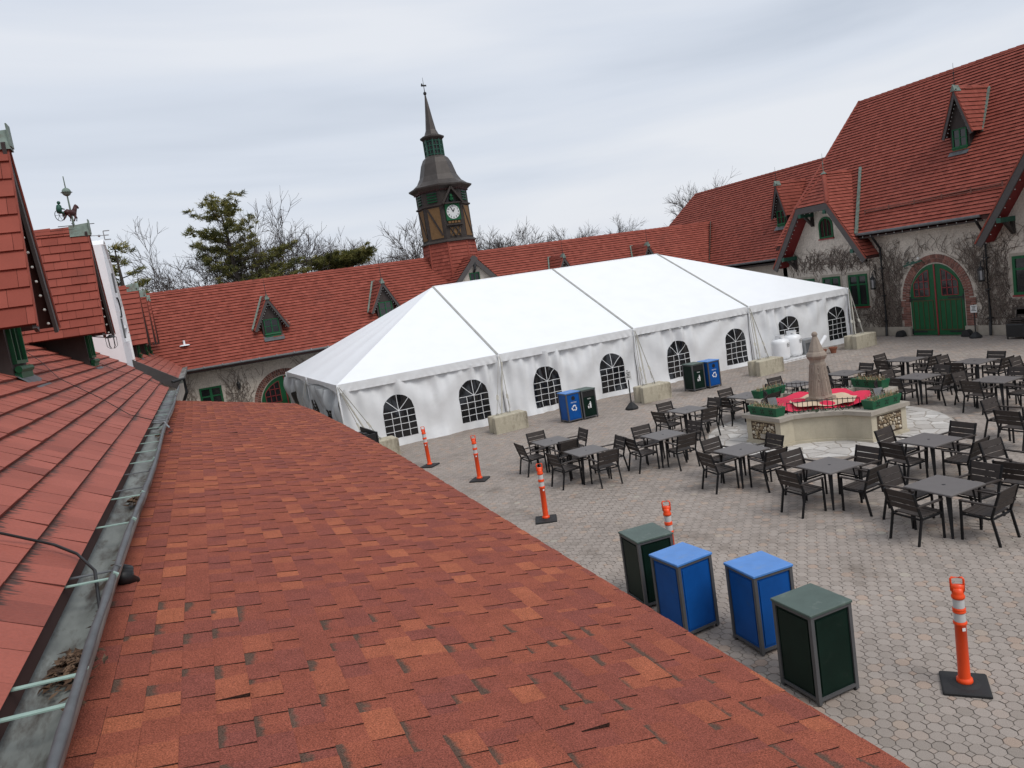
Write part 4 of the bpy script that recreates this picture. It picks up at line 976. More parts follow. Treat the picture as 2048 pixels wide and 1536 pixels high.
# arched name board bracket left of the door and the lanterns
m = MB(); q0, q1 = Vector((WU-.28, 23.62, 3.22)), Vector((WU-.28, 22.72, 3.40)); m.bar(q0, q1, .05, .07)
for k in range(4): m.tube([q0.lerp(q1, k/3)-EZ*.02, q0.lerp(q1, k/3)+Vector((.1, 0, -.10)), q0.lerp(q1, k/3)+Vector((.26, 0, -.12))], .012, 5)
m.bar(q0.lerp(q1, .15)+EZ*.07, q0.lerp(q1, .3)+EZ*.12, .03, .06); m.bar(q0.lerp(q1, .4)+EZ*.06, q0.lerp(q1, .6)+EZ*.07, .03, .06)
sgn = part('sign_bracket', m, 'green_dark', tall)
m = MB(); m.sphere(q0.lerp(q1, .82)+EZ*.13, .07, 10, 8); part('globe_lamp', m, 'bulb', sgn, smooth=True)
for vv in (20.12, 25.35):
    m = MB(); q = Vector((WU-.26, vv, 2.55)); m.lathe([(.09, -.28), (.12, -.25), (.12, -.22)], 6, q); m.lathe([(.13, .2), (.13, .23), (.03, .36), (.02, .5)], 6, q)
    for k in range(6):
        a = 2*math.pi*k/6; m.bar(q+Vector((.115*math.cos(a), .115*math.sin(a), -.24)), q+Vector((.125*math.cos(a), .125*math.sin(a), .2)), .022, .022)
    m.tube([q+EZ*.5, q+Vector((.12, 0, .62)), q+Vector((.26, 0, .45))], .018, 6); m.tube([q+Vector((.26, 0, .9)), q+Vector((.20, 0, .5)), q+Vector((.26, 0, .2))], .02, 6)
    wl = part('wall_lantern', m, 'black_iron', tall)
    m = MB(); m.lathe([(.09, -.2), (.10, .18)], 6, q); part('pane', m, 'steel', wl)

# ================================================================ lower wing between the two
LU, LZ0 = 32.45, 4.28
wing = thing('low_wing', 'lower tiled wing between the long building and the tall carriage house', 'building', (35, 36, 0))
b = MB(); b.box(33.0, 33.3, 31.2, 46, 0, 4.6); b.box(33.0, 41, 46.9, 47.2, 0, 4.4); part('wall', b, 'stucco', wing)
LO = Vector((LU, 0, LZ0)); LR = (9.75-LZ0)/S50
lp_ = [(30.6, 0), (39.4, 0), (49.2, 0), (45.4, LR), (30.6, LR)]
b = MB(); b.prism([LO + Vector((0, s, 0)) + TR*t - EZ*.03 for s, t in (lp_[0], lp_[2], lp_[3], lp_[4])], (0, 0, -.15)); lu = LU+(9.75-LZ0)/s50
b.prism([(lu, 30.6, 9.7), (lu, 45.4, 9.7), (lu+5, 49, 4.2), (lu+5, 30.6, 4.2)], (0, 0, -.15)); wr = part('roof', b, 'roof_deck', wing)
part('tile_field', tiles(LO, (0, 1, 0), TR, [[lp_[0], lp_[2], lp_[3], lp_[4]]], e=.2, w=.21, lift=.042, gap=.0, bt=.0, rnd=random.Random(72), lo=.26, hi=.80), 'tile', wr, kind='stuff')
part('ridge_tiles', join_mb([ridge_tiles((lu, 30.6, 9.75), (lu, 45.4, 9.75)), ridge_tiles((lu, 45.4, 9.75), LO+Vector((0, 47.6, 0))+TR*(LR*.42))]), 'tile', wr, kind='stuff')
b = MB(); b.tube([(LU-.06, 31.3, LZ0-.02), (LU-.06, 39.5, LZ0-.02)], .065, 8); part('gutter', b, 'lead', wing)
b = MB(); b.box(LU, 33.0, 31.2, 39.3, LZ0-.3, LZ0-.08); part('soffit', b, 'timber', wing)
b = MB(); b.prism([(32.80, 39.55, 4.78), (32.92, 39.70, 4.80), (35.0, 41.66, 7.36), (34.9, 41.5, 7.36)], (-.08, -.08, .06)); part('valley_flashing', b, 'copper', wing)
dormer(wing, (33.95, 34.08, 6.2), (-1, 0, 0), (0, 1, 0), .40, .64, 6.2, 6.70, 8.72, .24, 2.6, e=.2, tw=.22, seed=82, finial=.9, wz=(6.28, 7.05))

# ================================================================ clock tower
tx, ty = 15.72, 41.8
tow = thing('clock_tower', 'octagonal half-timbered clock tower with bell-shaped roof, lantern and spire', 'clock tower', (tx, ty, 6.2))
def octring(r, z): return [(tx+r*math.cos(math.pi/8+k*math.pi/4), ty+r*math.sin(math.pi/8+k*math.pi/4), z) for k in range(8)]
def octbody(name, rings, mat, parent, cap=True):
    m = MB(); P = []
    for r, z in rings: P += octring(r, z)
    F = [(i*8+k, i*8+(k+1) % 8, (i+1)*8+(k+1) % 8, (i+1)*8+k) for i in range(len(rings)-1) for k in range(8)]
    if cap: F += [tuple(range(7, -1, -1)), tuple(range((len(rings)-1)*8, len(rings)*8))]
    m.add(P, F); return part(name, m, mat, parent)
ap = math.cos(math.pi/8)
base = octbody('base', [(1.62, 5.6), (1.50, 8.1)], 'roof_deck', tow)
m = MB(); hipm = MB()
for k in range(8):
    a = math.pi/8+k*math.pi/4; c0, c1 = octring(1.64, 5.6), octring(1.50, 8.08)
    A, B, Cc, D = Vector(c0[k]), Vector(c0[(k+1) % 8]), Vector(c1[(k+1) % 8]), Vector(c1[k])
    mid0, mid1 = (A+B)/2, (Cc+D)/2; T = mid1-mid0; LT = T.length; T.normalize(); S = (B-A).normalized(); h0, h1 = (B-A).length/2, (Cc-D).length/2
    t_ = tiles(mid0, S, T, [[(-h0, 0), (h0, 0), (h1, LT), (-h1, LT)]], e=.2, w=.21, lift=.038, gap=.0, bt=.0, lo=.28, hi=.8); m.add(t_.v, t_.f, list(t_.t))
    hipm.tube([A, D], .06, 6, tone=.6)
part('tile_field', m, 'tile', base, kind='stuff'); part('hip_tile', hipm, 'tile', base, kind='stuff')
body = octbody('body', [(1.60, 8.06), (1.62, 8.12), (1.55, 8.22), (1.50, 8.24), (1.50, 11.1)], 'tower_timber', tow)
octbody('sill_band', [(1.53, 8.05), (1.66, 8.09), (1.66, 8.15), (1.52, 8.21)], 'tower_lead', tow); octbody('middle_band', [(1.53, 10.12), (1.60, 10.15), (1.60, 10.22), (1.53, 10.25)], 'tower_timber', tow)
for k in range(8):
    A = [Vector(p) for p in octring(1.505, 8.3)]; B = [Vector(p) for p in octring(1.505, 10.1)]
    p0, p1, q0, q1 = A[k], A[(k+1) % 8], B[k], B[(k+1) % 8]; nrm = ((p0+p1)/2-Vector((tx, ty, 8.3))).normalized()
    if nrm.y > .5: continue
    front = nrm.y < -.95
    L_ = lambda s, t: p0.lerp(p1, s).lerp(q0.lerp(q1, s), t)
    if not front:
        m = MB(); m.poly([L_(.16, .02)+nrm*.012, L_(.84, .02)+nrm*.012, L_(.84, .98)+nrm*.012, L_(.16, .98)+nrm*.012]); part('plaster_panel', m, 'ochre', body)
        m = MB(); m.bar(L_(.18, .96)+nrm*.02, L_(.82, .10)+nrm*.02, .10, .05, up=nrm); part('brace', m, 'tower_timber', body)
    U0, U1 = [Vector(p) for p in octring(1.505, 10.32)], [Vector(p) for p in octring(1.505, 10.98)]
    Q = lambda s, t: U0[k].lerp(U0[(k+1) % 8], s).lerp(U1[k].lerp(U1[(k+1) % 8], s), t)
    if not front:
        m = MB(); m.poly([Q(.26, .06)+nrm*.008, Q(.8, .06)+nrm*.008, Q(.8, .94)+nrm*.008, Q(.26, .94)+nrm*.008]); part('louvre_opening', m, 'black_paint', body)
        for j in range(4):
            m = MB(); t = .12+.22*j; m.obox((Q(.53, t))+nrm*.03, (Q(.79, t)-Q(.53, t)), nrm*.035+EZ*-.025, EZ*.012+nrm*.01); part('louvre', m, 'green_paint', body)
    m = MB()
    for j in range(12): m.obox(Q((j+.5)/12, 1.06)+nrm*.06, (Q(.53, 1)-Q(.51, 1))*.9, nrm*.04, EZ*.05)
    part('dentil', m, 'dark_red', body, kind='stuff')
octbody('bell_roof', [(1.55, 11.02), (1.84, 11.22), (1.86, 11.30), (1.60, 11.40), (1.30, 11.62), (1.10, 11.95), (1.00, 12.3), (.90, 12.65), (.74, 12.95), (.56, 13.1)], 'tower_lead', tow)
octbody('lantern', [(.50, 13.08), (.50, 14.0)], 'black_paint', tow)
lp2 = MB()
for k in range(8):
    a, bb = Vector(octring(.53, 13.1)[k]), Vector(octring(.53, 14.02)[k]); lp2.bar(a, bb, .08, .08, up=(1, 0, 0))
    c_, d_ = Vector(octring(.53, 13.1)[(k+1) % 8]), Vector(octring(.53, 14.02)[(k+1) % 8])
    for t in (.08, .35, .62, .9): lp2.bar(a.lerp(bb, t), c_.lerp(d_, t), .035, .05)
    lp2.bar((a+c_)/2, (bb+d_)/2, .04, .04, up=(1, 0, 0))
part('lantern_grille', lp2, 'green_dark', tow)
octbody('lantern_cornice', [(.54, 13.98), (.70, 14.12), (.70, 14.2), (.5, 14.26)], 'tower_timber', tow)
octbody('spire', [(.66, 14.21), (.42, 14.33), (.30, 14.6), (.20, 15.3), (.10, 16.1), (.035, 16.6)], 'tower_lead', tow)
m = MB(); m.sphere((tx, ty, 16.66), .10, 10, 8); m.tube([(tx, ty, 16.6), (tx, ty, 17.55)], [.025, .008], 6); m.bar((tx-.16, ty, 17.1), (tx+.16, ty, 17.1), .02, .09); m.sphere((tx-.1, ty, 17.18), .05, 6, 5); part('finial', m, 'black_iron', tow, smooth=True)
# clock on the front face
fy = ty - 1.5*ap; frT = frame3((tx, fy, 0), (0, -1, 0), (1, 0, 0)); cz = 9.70
m = MB(); m.add([frT(.0, -.44, cz-.46), frT(.0, .44, cz-.46), frT(.0, .44, cz+.46), frT(.0, -.44, cz+.46), frT(.10, -.44, cz-.46), frT(.10, .44, cz-.46), frT(.10, .44, cz+.46), frT(.10, -.44, cz+.46)], [(3,2,1,0),(4,5,6,7),(0,1,5,4),(1,2,6,5),(2,3,7,6),(3,0,4,7)]); clk = part('clock', m, 'green_paint', tow)
m = MB(); m.poly([frT(.112, .39*math.cos(2*math.pi*k/32), cz+.39*math.sin(2*math.pi*k/32)) for k in range(32)]); part('clock_face', m, 'clock_white', clk)
for ang, ln, w_ in ((28, .20, .05), (336, .30, .038)):
    a = math.radians(ang); m = MB(); m.bar(frT(.13, 0, cz), frT(.13, ln*math.sin(a), cz+ln*math.cos(a)), .012, w_, up=Vector((math.cos(a), 0, -math.sin(a)))); part('clock_hand', m, 'black_paint', clk)
for hnum in range(1, 13):
    a = math.radians(hnum*30); lettering('numeral', str(hnum), 'black_paint', clk, frT(.118, .315*math.sin(a), cz+.315*math.cos(a)) - tow.location, (math.pi/2, 0, 0))
m = MB()
for j in range(4): m.add([frT(d, -.36+.19*j+x, 9.08+z) for d in (.03, .07) for x, z in ((0, 0), (.15, 0), (.15, .13), (0, .13))], [(3,2,1,0),(4,5,6,7),(0,1,5,4),(1,2,6,5),(2,3,7,6),(3,0,4,7)])
part('carved_block', m, 'ochre', tow); m = MB(); m.bar(frT(.08, -.5, 9.0), frT(.08, .5, 9.0), .16, .08); part('shelf', m, 'tower_timber', tow)
m = MB(); m.poly([frT(.015, -.32, 8.38), frT(.015, .32, 8.38), frT(.015, .32, 8.86), frT(.015, -.32, 8.86)]); part('plaster_panel', m, 'ochre', tow)
m = MB()
for x in (-.17, .17):
    m.bar(frT(.03, x-.15, 8.36), frT(.03, x+.15, 8.88), .05, .11, up=(0, -1, 0)); m.bar(frT(.034, x+.15, 8.36), frT(.034, x-.15, 8.88), .05, .11, up=(0, -1, 0))
part('cross_brace', m, 'tower_timber', tow)
m = MB(); m.bar(frT(.28, -.62, 10.18), frT(.28, 0, 11.08), .10, .10, up=(0, -1, 0)); m.bar(frT(.28, .62, 10.18), frT(.28, 0, 11.08), .10, .10, up=(0, -1, 0)); m.bar(frT(.12, -.5, 10.20), frT(.12, .5, 10.20), .26, .07)
cg = part('clock_gable', m, 'tower_timber', tow)
m = MB(); m.add([frT(.26, -.62, 10.2), frT(.26, 0, 11.1), frT(-.1, 0, 11.1), frT(-.1, -.62, 10.2), frT(.26, .62, 10.2), frT(-.1, .62, 10.2)], [(0, 1, 2, 3), (1, 4, 5, 2)]); part('gable_roof', m, 'tower_lead', cg)
m = MB(); m.poly([frT(.05, -.34, 10.26), frT(.05, .34, 10.26), frT(.05, 0, 10.86)]); part('niche', m, 'black_paint', cg)
m = MB(); m.lathe([(.05, 10.30), (.12, 10.36), (.13, 10.45), (.06, 10.5), (.10, 10.58), (.05, 10.7)], 8, (tx, fy-.13, 0)); part('bell', m, 'green_paint', cg)

# ================================================================ dead ivy on the walls
def ivy(name, label, fr, zones, seed, base, r=.0105):
    """each zone: r0, r1, zmax function, number of strands"""
    rr = random.Random(seed); m = MB()
    for r0, r1, ztop, n, ok, zst in zones:
        for _ in range(n):
            for _t in range(14):
                x = rr.uniform(r0, r1); z = rr.uniform(0, .3) if rr.random() < zst else rr.uniform(.2, ztop(x)*.92)
                if ok(x, z): break
            a = math.pi/2 + rr.gauss(0, .5); pts = []; tgt = ztop(x)*rr.uniform(.6, 1.08)
            for k in range(rr.randint(12, 34)):
                if not ok(x, z) or z > tgt: break
                pts.append(fr(.012+rr.uniform(0, .035), x, z)); st = rr.uniform(.07, .15)
                a += rr.gauss(0, .38); a += (math.pi/2-a)*.08; x += math.cos(a)*st; z += max(-.02, math.sin(a))*st
            if len(pts) > 3:
                n_ = len(pts); m.tube(pts, [r*rr.uniform(.7, 1.5)*(1-.6*i/n_) for i in range(n_)], 3, False, rr.random())
                for i in range(2, n_, 2):
                    if rr.random() < .7:
                        p = pts[i]; d = Vector((rr.uniform(-.03, .03), rr.uniform(-.03, .03), rr.uniform(-.05, .16))); side = (fr(0, 1, 0)-fr(0, 0, 0))*rr.uniform(-.22, .22)
                        m.tube([p, p+d*.6+side*.6, p+d+side], [r*.6, r*.45, r*.3], 3, False, rr.random())
    return solo(name, m, 'vine', label, 'ivy', base)
def door_ok(x, z):
    if ((x-22.34)/1.74)**2 + (max(0, z-1.6)/2.07)**2 < 1: return False
    for a, c, d, e_ in ((25.7, 27.05, 1.35, 3.2), (27.35, 28.65, 1.35, 3.2), (29.0, 30.3, 1.35, 3.2), (17.35, 19.1, 1.5, 3.3)):
        if a < x < c and d < z < e_: return False
    return True
ivy('ivy', 'bare brown ivy stems on the gable wall left of the arched green doors', frR, [(25.4, 30.5, lambda x: 4.3, 170, door_ok, .15), (25.6, 30.3, lambda x: 4.3, 520, lambda x, z: door_ok(x, z) and z > 3.0, 0), (24.2, 25.6, lambda x: 3.4, 130, door_ok, .2)], 1, (WU-.05, 27.5, 0))
ivy('ivy', 'bare brown ivy stems over and right of the arched green doors', frR, [(18.6, 21.2, lambda x: 3.8, 230, door_ok, .15), (20.2, 25.0, lambda x: 4.2, 330, lambda x, z: door_ok(x, z) and z > 2.5, 0), (16.5, 19.6, lambda x: 4.4, 200, door_ok, .1), (23.9, 24.8, lambda x: 3.6, 140, door_ok, .4)], 2, (WU-.05, 21, 0))
def back_ok(x, z): return not (((x-4.75)/1.68)**2 + (max(0, z-.95)/1.78)**2 < 1 or (.6 < x < 1.85 and .8 < z < 2.55) or (-1.7 < x < -.6 and .8 < z < 2.55))
ivy('ivy', 'bare brown ivy stems on the stone wall behind the shingled roof', frB, [(-1, 7.5, lambda x: 3.25, 380, back_ok, .3)], 3, (3, BV-.05, 0))
# ================================================================ frame tent
TU0, TU1, TV0, TV1, TE, TRZ, BAY = 4.77, 29.17, 25.68, 37.88, 2.56, 5.52, 6.1
tent = thing('frame_tent', 'large white frame tent with arched plastic windows covering the courtyard', 'tent', (17, 31, 0))
_rt = random.Random(77)
_ph = [(_rt.uniform(3, 15), _rt.uniform(0, 6.28), _rt.uniform(.3, 1)) for _ in range(14)]
def folds(u, z, top=2.3):
    """outward bulge of a hanging wall sheet: pleats below the rail, flare at the hem"""
    s = 0
    for f, p, a in _ph: s += a*math.sin(f*u + p + .55*math.sin(1.3*z+u*.4))
    s /= 4.2; t = z/top
    pleat = (.026 + .17*max(0, t-.40) + .09*max(0, .38-t))*s
    bay = ((u-TU0) % BAY)/BAY; sag = .05*math.sin(math.pi*bay)*math.sin(math.pi*min(1, max(0, t)))
    diag = .055*math.sin(9*(abs(bay-.5)*2.6 - t*1.1))*max(0, 1-abs(bay-.5)*1.1)*t
    hem = .16*max(0, .22-t)**1.5*8*(.5+.5*math.sin(u*3.1+_ph[0][1]))
    return pleat + sag + diag + hem
def wall_sheet(name, P0, D, Nn, L, ztop, du, mat, scale=1.0, top_dip=0.0):
    P0, D, Nn = Vector(P0), Vector(D), Vector(Nn); nu, nz = int(L/du), 22; m = MB(); P = []
    for i in range(nu+1):
        u = L*i/nu
        for k in range(nz+1):
            z = ztop*k/nz
            if k == nz: z -= top_dip*abs(math.sin(u*2.1+.7*math.sin(u)))
            P.append(P0 + D*u + Nn*(folds(u+P0.x+P0.y*.7, z)*scale) + EZ*z)
    m.add(P, [(i*(nz+1)+k, (i+1)*(nz+1)+k, (i+1)*(nz+1)+k+1, i*(nz+1)+k+1) for i in range(nu) for k in range(nz)])
    return part(name, m, mat, tent, smooth=True)
ROOFW = MB()
def canopy(name, poly, seed):
    """one roof slope, subdivided; hangs a little between the rafters"""
    A = [Vector(p) for p in poly]; m = MB(); n = 40; k = 18; P = []
    for j in range(k+1):
        t = j/k; L_, R__ = A[0].lerp(A[3], t), A[1].lerp(A[2], t)
        for i in range(n+1):
            s = i/n; p = L_.lerp(R__, s); w = abs(((p.x-TU0) % BAY)/BAY-.5)*2 if seed == 0 else s
            dip = .05*(1-w**2)*math.sin(math.pi*t)*math.sin(math.pi*min(1, max(0, s))) if seed == 0 else .07*abs(math.sin(math.pi*s*4))*math.sin(math.pi*min(1, t*.5+.15))*(1-t)
            P.append(p - EZ*dip)
    F = [(j*(n+1)+i, j*(n+1)+i+1, (j+1)*(n+1)+i+1, (j+1)*(n+1)+i) for j in range(k) for i in range(n)]
    m.add(P, F); return part(name, m, 'canvas_roof', tent, smooth=True)
a0, a1, a2, a3 = (TU0, TV0, TE), (TU1, TV0, TE), (TU1, TV1, TE), (TU0, TV1, TE); ra, rb = (TU0+BAY, TV0+BAY, TRZ), (TU1-BAY, TV0+BAY, TRZ)
canopy('canopy', [a0, a1, rb, ra], 0); canopy('canopy', [a2, a3, ra, rb], 0); canopy('canopy', [a3, a0, ra, ra], 1); canopy('canopy', [a1, a2, rb, rb], 1)
for k in (1, 2, 3):
    u = TU0+BAY*k; m = MB(); m.bar((u, TV0, TE+.012), (u, TV0+BAY, TRZ+.012), .09, .03); part('seam_strap', m, 'seam', tent)
m = MB(); m.tube([ra, rb], .03, 6); part('ridge', m, 'canvas_roof', tent)
# valance strip under the eave
def valance(P0, D, Nn, L, scallop=0.0):
    P0, D, Nn = Vector(P0), Vector(D), Vector(Nn); m = MB(); nu = int(L/.05); P = []
    for i in range(nu+1):
        u = L*i/nu; bay = (u % BAY)/BAY; edge = max(0, 1-min(bay, 1-bay)*7)
        zlow = TE-.30 + (scallop*(1-(2*bay-1)**2) if scallop else 0)
        for k in range(5):
            t = k/4; z = TE + .01 - (TE-zlow)*t
            P.append(P0 + D*u + Nn*(.03 + .020*math.sin(u*24+5*t*math.copysign(1, .5-bay))*t*(.4+edge) + .006*math.sin(u*6.7+t*2)) + EZ*z)
    m.add(P, [(i*5+k, i*5+k+1, (i+1)*5+k+1, (i+1)*5+k) for i in range(nu) for k in range(4)]); part('valance', m, 'canvas_wall', tent, smooth=True)
valance((TU0, TV0, 0), (1, 0, 0), (0, -1, 0), TU1-TU0); valance((TU0, TV1, 0), (0, -1, 0), (-1, 0, 0), TV1-TV0, scallop=.14); valance((TU1, TV0, 0), (0, 1, 0), (1, 0, 0), TV1-TV0)
WV = TV0 + .06
for k in range(4):
    P0 = (TU0 + BAY*k + .02, WV, 0); wall_sheet('side_wall', P0, (1, 0, 0), (0, -1, 0), BAY-.04, 2.36, .05, 'canvas_wall', top_dip=.0 if k != 2 else .16)
for k in range(2): wall_sheet('side_wall', (TU0+.06, TV1-BAY*k-.05, 0), (0, -1, 0), (-1, 0, 0), BAY-.1, 2.34, .08, 'clear_vinyl', 2.2)
wall_sheet('side_wall', (TU1-.06, TV0, 0), (0, 1, 0), (1, 0, 0), TV1-TV0, 2.34, .15, 'canvas_wall'); 
b = MB(); b.box(TU0+.3, TU1-.3, TV1-.12, TV1-.06, .02, 2.4); part('side_wall', b, 'canvas_wall', tent)
def tent_window(uc, z0=.26, w=1.16, h=1.54):
    P0x = TU0 + BAY*math.floor((uc-TU0)/BAY) + .02
    off = lambda u, z, d: Vector((u, WV - folds((u-P0x)+P0x+WV*.7, z) - d, z))
    rad = w/2; zs = z0+h-rad; n = 18; m = MB(); P = []; K = 16
    for i in range(n+1):
        u = uc-rad+w*i/n; zt = zs + math.sqrt(max(0, rad*rad-(u-uc)**2))
        for k in range(K+1): P.append(off(u, z0+(zt-z0)*k/K, .008))
    m.add(P, [(i*(K+1)+k, (i+1)*(K+1)+k, (i+1)*(K+1)+k+1, i*(K+1)+k+1) for i in range(n) for k in range(K)]); wdw = part('window', m, 'vinyl', tent, smooth=True)
    m = MB()
    def strip(p, q, wd=.021):
        L = 14; d = Vector((q[0]-p[0], q[1]-p[1], 0)); d.normalize(); nn = Vector((-d.y, d.x, 0))*(wd/2); S = []
        for i in range(L+1):
            u, z = p[0]+(q[0]-p[0])*i/L, p[1]+(q[1]-p[1])*i/L
            S += [off(u+nn.x, z+nn.y, .015), off(u-nn.x, z-nn.y, .015)]
        m.add(S, [(2*i, 2*i+1, 2*i+3, 2*i+2) for i in range(L)])
    for j in (1, 2, 3): u = uc-rad+w*j/4; strip((u, z0), (u, zs))
    for j in range(1, 5): z = z0+(zs-z0)*j/4; strip((uc-rad, z), (uc+rad, z))
    for a in (45, 90, 135): strip((uc, zs), (uc+rad*.99*math.cos(math.radians(a)), zs+rad*.99*math.sin(math.radians(a))))
    part('window_bar', m, 'canvas_wall', wdw, smooth=True)
for uc, z0 in ((6.78, .29), (9.68, .28), (12.76, .22), (15.78, .20), (19.1, .16), (22.22, .18), (25.35, .25), (28.36, .25)): tent_window(uc, z0)
# dark vinyl openings in the short end wall
for vc, z1, w in ((30.4, 1.75, 1.0), (27.5, 1.6, .9), (33.6, 1.75, 1.0), (36.0, 1.7, .9)):
    m = MB(); P = []; K = 10; n = 8
    for i in range(n+1):
        vv = vc-w/2+w*i/n; zt = z1-.35+.35*math.sqrt(max(0, 1-((vv-vc)/(w/2))**2))
        for k in range(K+1):
            z = .3+(zt-.3)*k/K; kk = 0 if vv > TV1-BAY else 1; y0 = TV1-BAY*kk-.05
            P.append(Vector((TU0+.06-2.2*folds((y0-vv)+TU0+.06+y0*.7, z)-.012, vv, z)))
    m.add(P, [(i*(K+1)+k, (i+1)*(K+1)+k, (i+1)*(K+1)+k+1, i*(K+1)+k+1) for i in range(n) for k in range(K)]); part('window', m, 'vinyl', tent, smooth=True)
legs = [(TU0+BAY*k, TV0-.06) for k in range(5)] + [(TU0-.04, TV0+BAY*k) for k in (1, 2)]
for u, v in legs:
    m = MB(); m.tube([(u, v, .0), (u, v, TE)], .032, 8); m.lathe([(.09, 0), (.09, .015)], 10, (u, v, 0)); part('leg', m, 'canvas_wall', tent, smooth=True)
# straps from the eave to the ballast blocks
BLK = [(5.55, 24.45), (10.15, 23.95), (15.85, 23.2), (21.32, 23.05), (27.58, 23.8)]
def strap(u0, v0, z0, u1, v1, z1, r=.02):
    m = MB(); p, q = Vector((u0, v0, z0)), Vector((u1, v1, z1)); m.bar(p, q, .05, .008, up=(1, 0, 0)); k = p.lerp(q, .72); m.obox(k, Vector((.035, 0, 0)), (q-p).normalized()*.09, Vector((0, .03, .02))); m.bar(k, k+Vector((.03, -.05, -.42)), .02, .006, up=(1, 0, 0)); part('strap', m, 'webbing', tent)
for k in range(5):
    u = TU0+BAY*k; bu, bv = BLK[k]; bu0 = bu-.35
    strap(u, TV0-.08, TE-.05, bu0+.0, bv+.05, .62); strap(u+.05, TV0-.08, TE-.08, bu0+.45, bv-.1, .62)
    m = MB(); m.tube([(u+.1, TV0-.09, TE-.3), (bu0+.2, bv+.1, .6)], .028, 8); part('brace_pole', m, 'webbing', tent)
for vv in (TV0+BAY,):
    strap(TU0-.05, vv, TE-.05, TU0-.9, vv+.2, .1); strap(TU0-.05, vv, TE-.05, TU0-.7, vv-.5, .1)
strap(TU0-.05, TV0-.05, TE-.05, TU0-.2, TV0-1.2, .1)
# ballast blocks
def block(u, v, label, Ls=1.26, Ws=.66, h=.60, rz=0):
    rr = random.Random(int(u*100)); m = MB(); n = 10
    half = Ws/2
    prof = [(-Ls/2, -half), (Ls/2, -half), (Ls/2, half), (-Ls/2, half), (-Ls/2, .13), (-Ls/2+.11, .05), (-Ls/2+.11, -.05), (-Ls/2, -.13)]
    rings = [(0, 0), (.02, .0), (h-.035, .0), (h-.008, .018), (h, .05)]
    P = []
    for z, ins in rings:
        for x, y in prof:
            k = 1-ins/.5; P.append((x*k+rr.uniform(-.009, .009), y*k+rr.uniform(-.009, .009), z+rr.uniform(-.008, .008)*(z > 0)))
    F = [tuple(range(32, 40))] + [(r*8+i, r*8+(i+1) % 8, (r+1)*8+(i+1) % 8, (r+1)*8+i) for r in range(4) for i in range(8)]
    m.add(P, F)
    o = thing('concrete_block', label, 'concrete block', (u, v, 0), rz, 'ballast blocks along the tent')
    part('block', m, 'concrete', o, world=False)
    for x in (-.36, .1):
        m = MB(); m.tube([(x-.05, .02, h-.02), (x-.03, .02, h+.07), (x+.03, .02, h+.07), (x+.05, .02, h-.02)], .012, 6); part('lifting_eye', m, 'steel', o, world=False)
block(*BLK[0], 'ballast block partly hidden behind the black cabinet at the tent corner'); block(*BLK[1], 'concrete ballast block left of the blue and green bin pair'); block(*BLK[2], 'concrete ballast block beside the sign stand in the middle of the tent'); block(*BLK[3], 'concrete ballast block just left of the white gas tanks'); block(*BLK[4], 'concrete ballast block at the right end of the tent near the doors')
# black cabinets at the tent corner
def cabinet(u, v, label, rz=0):
    o = thing('equipment_cabinet', label, 'cabinet', (u, v, 0), rz, 'black cabinets by the tent end')
    m = MB(); m.bbox(-.20, .20, -.82, .82, .05, 1.12, .03); part('body', m, 'black_paint', o, world=False)
    m = MB(); m.box(-.24, .19, -.87, -.83, .0, 1.24); m.box(.21, .25, -.87, .87, .0, 1.27); part('side_panel', m, 'black_paint', o, world=False)
    m = MB(); m.box(-.17, .17, -.7, .7, 1.125, 1.14); m.box(-.15, -.1, -.5, .3, 1.14, 1.19); m.box(.02, .14, -.2, .1, 1.14, 1.18); part('top_tray', m, 'rubber', o, world=False)
    m = MB(); m.box(-.215, -.20, -.10, .02, .88, .92); part('handle', m, 'steel', o, world=False)
cabinet(4.76, 22.95, 'nearer of two black cabinets beside the tent corner', .06); cabinet(4.44, 27.2, 'farther black cabinet along the short end of the tent', .04)

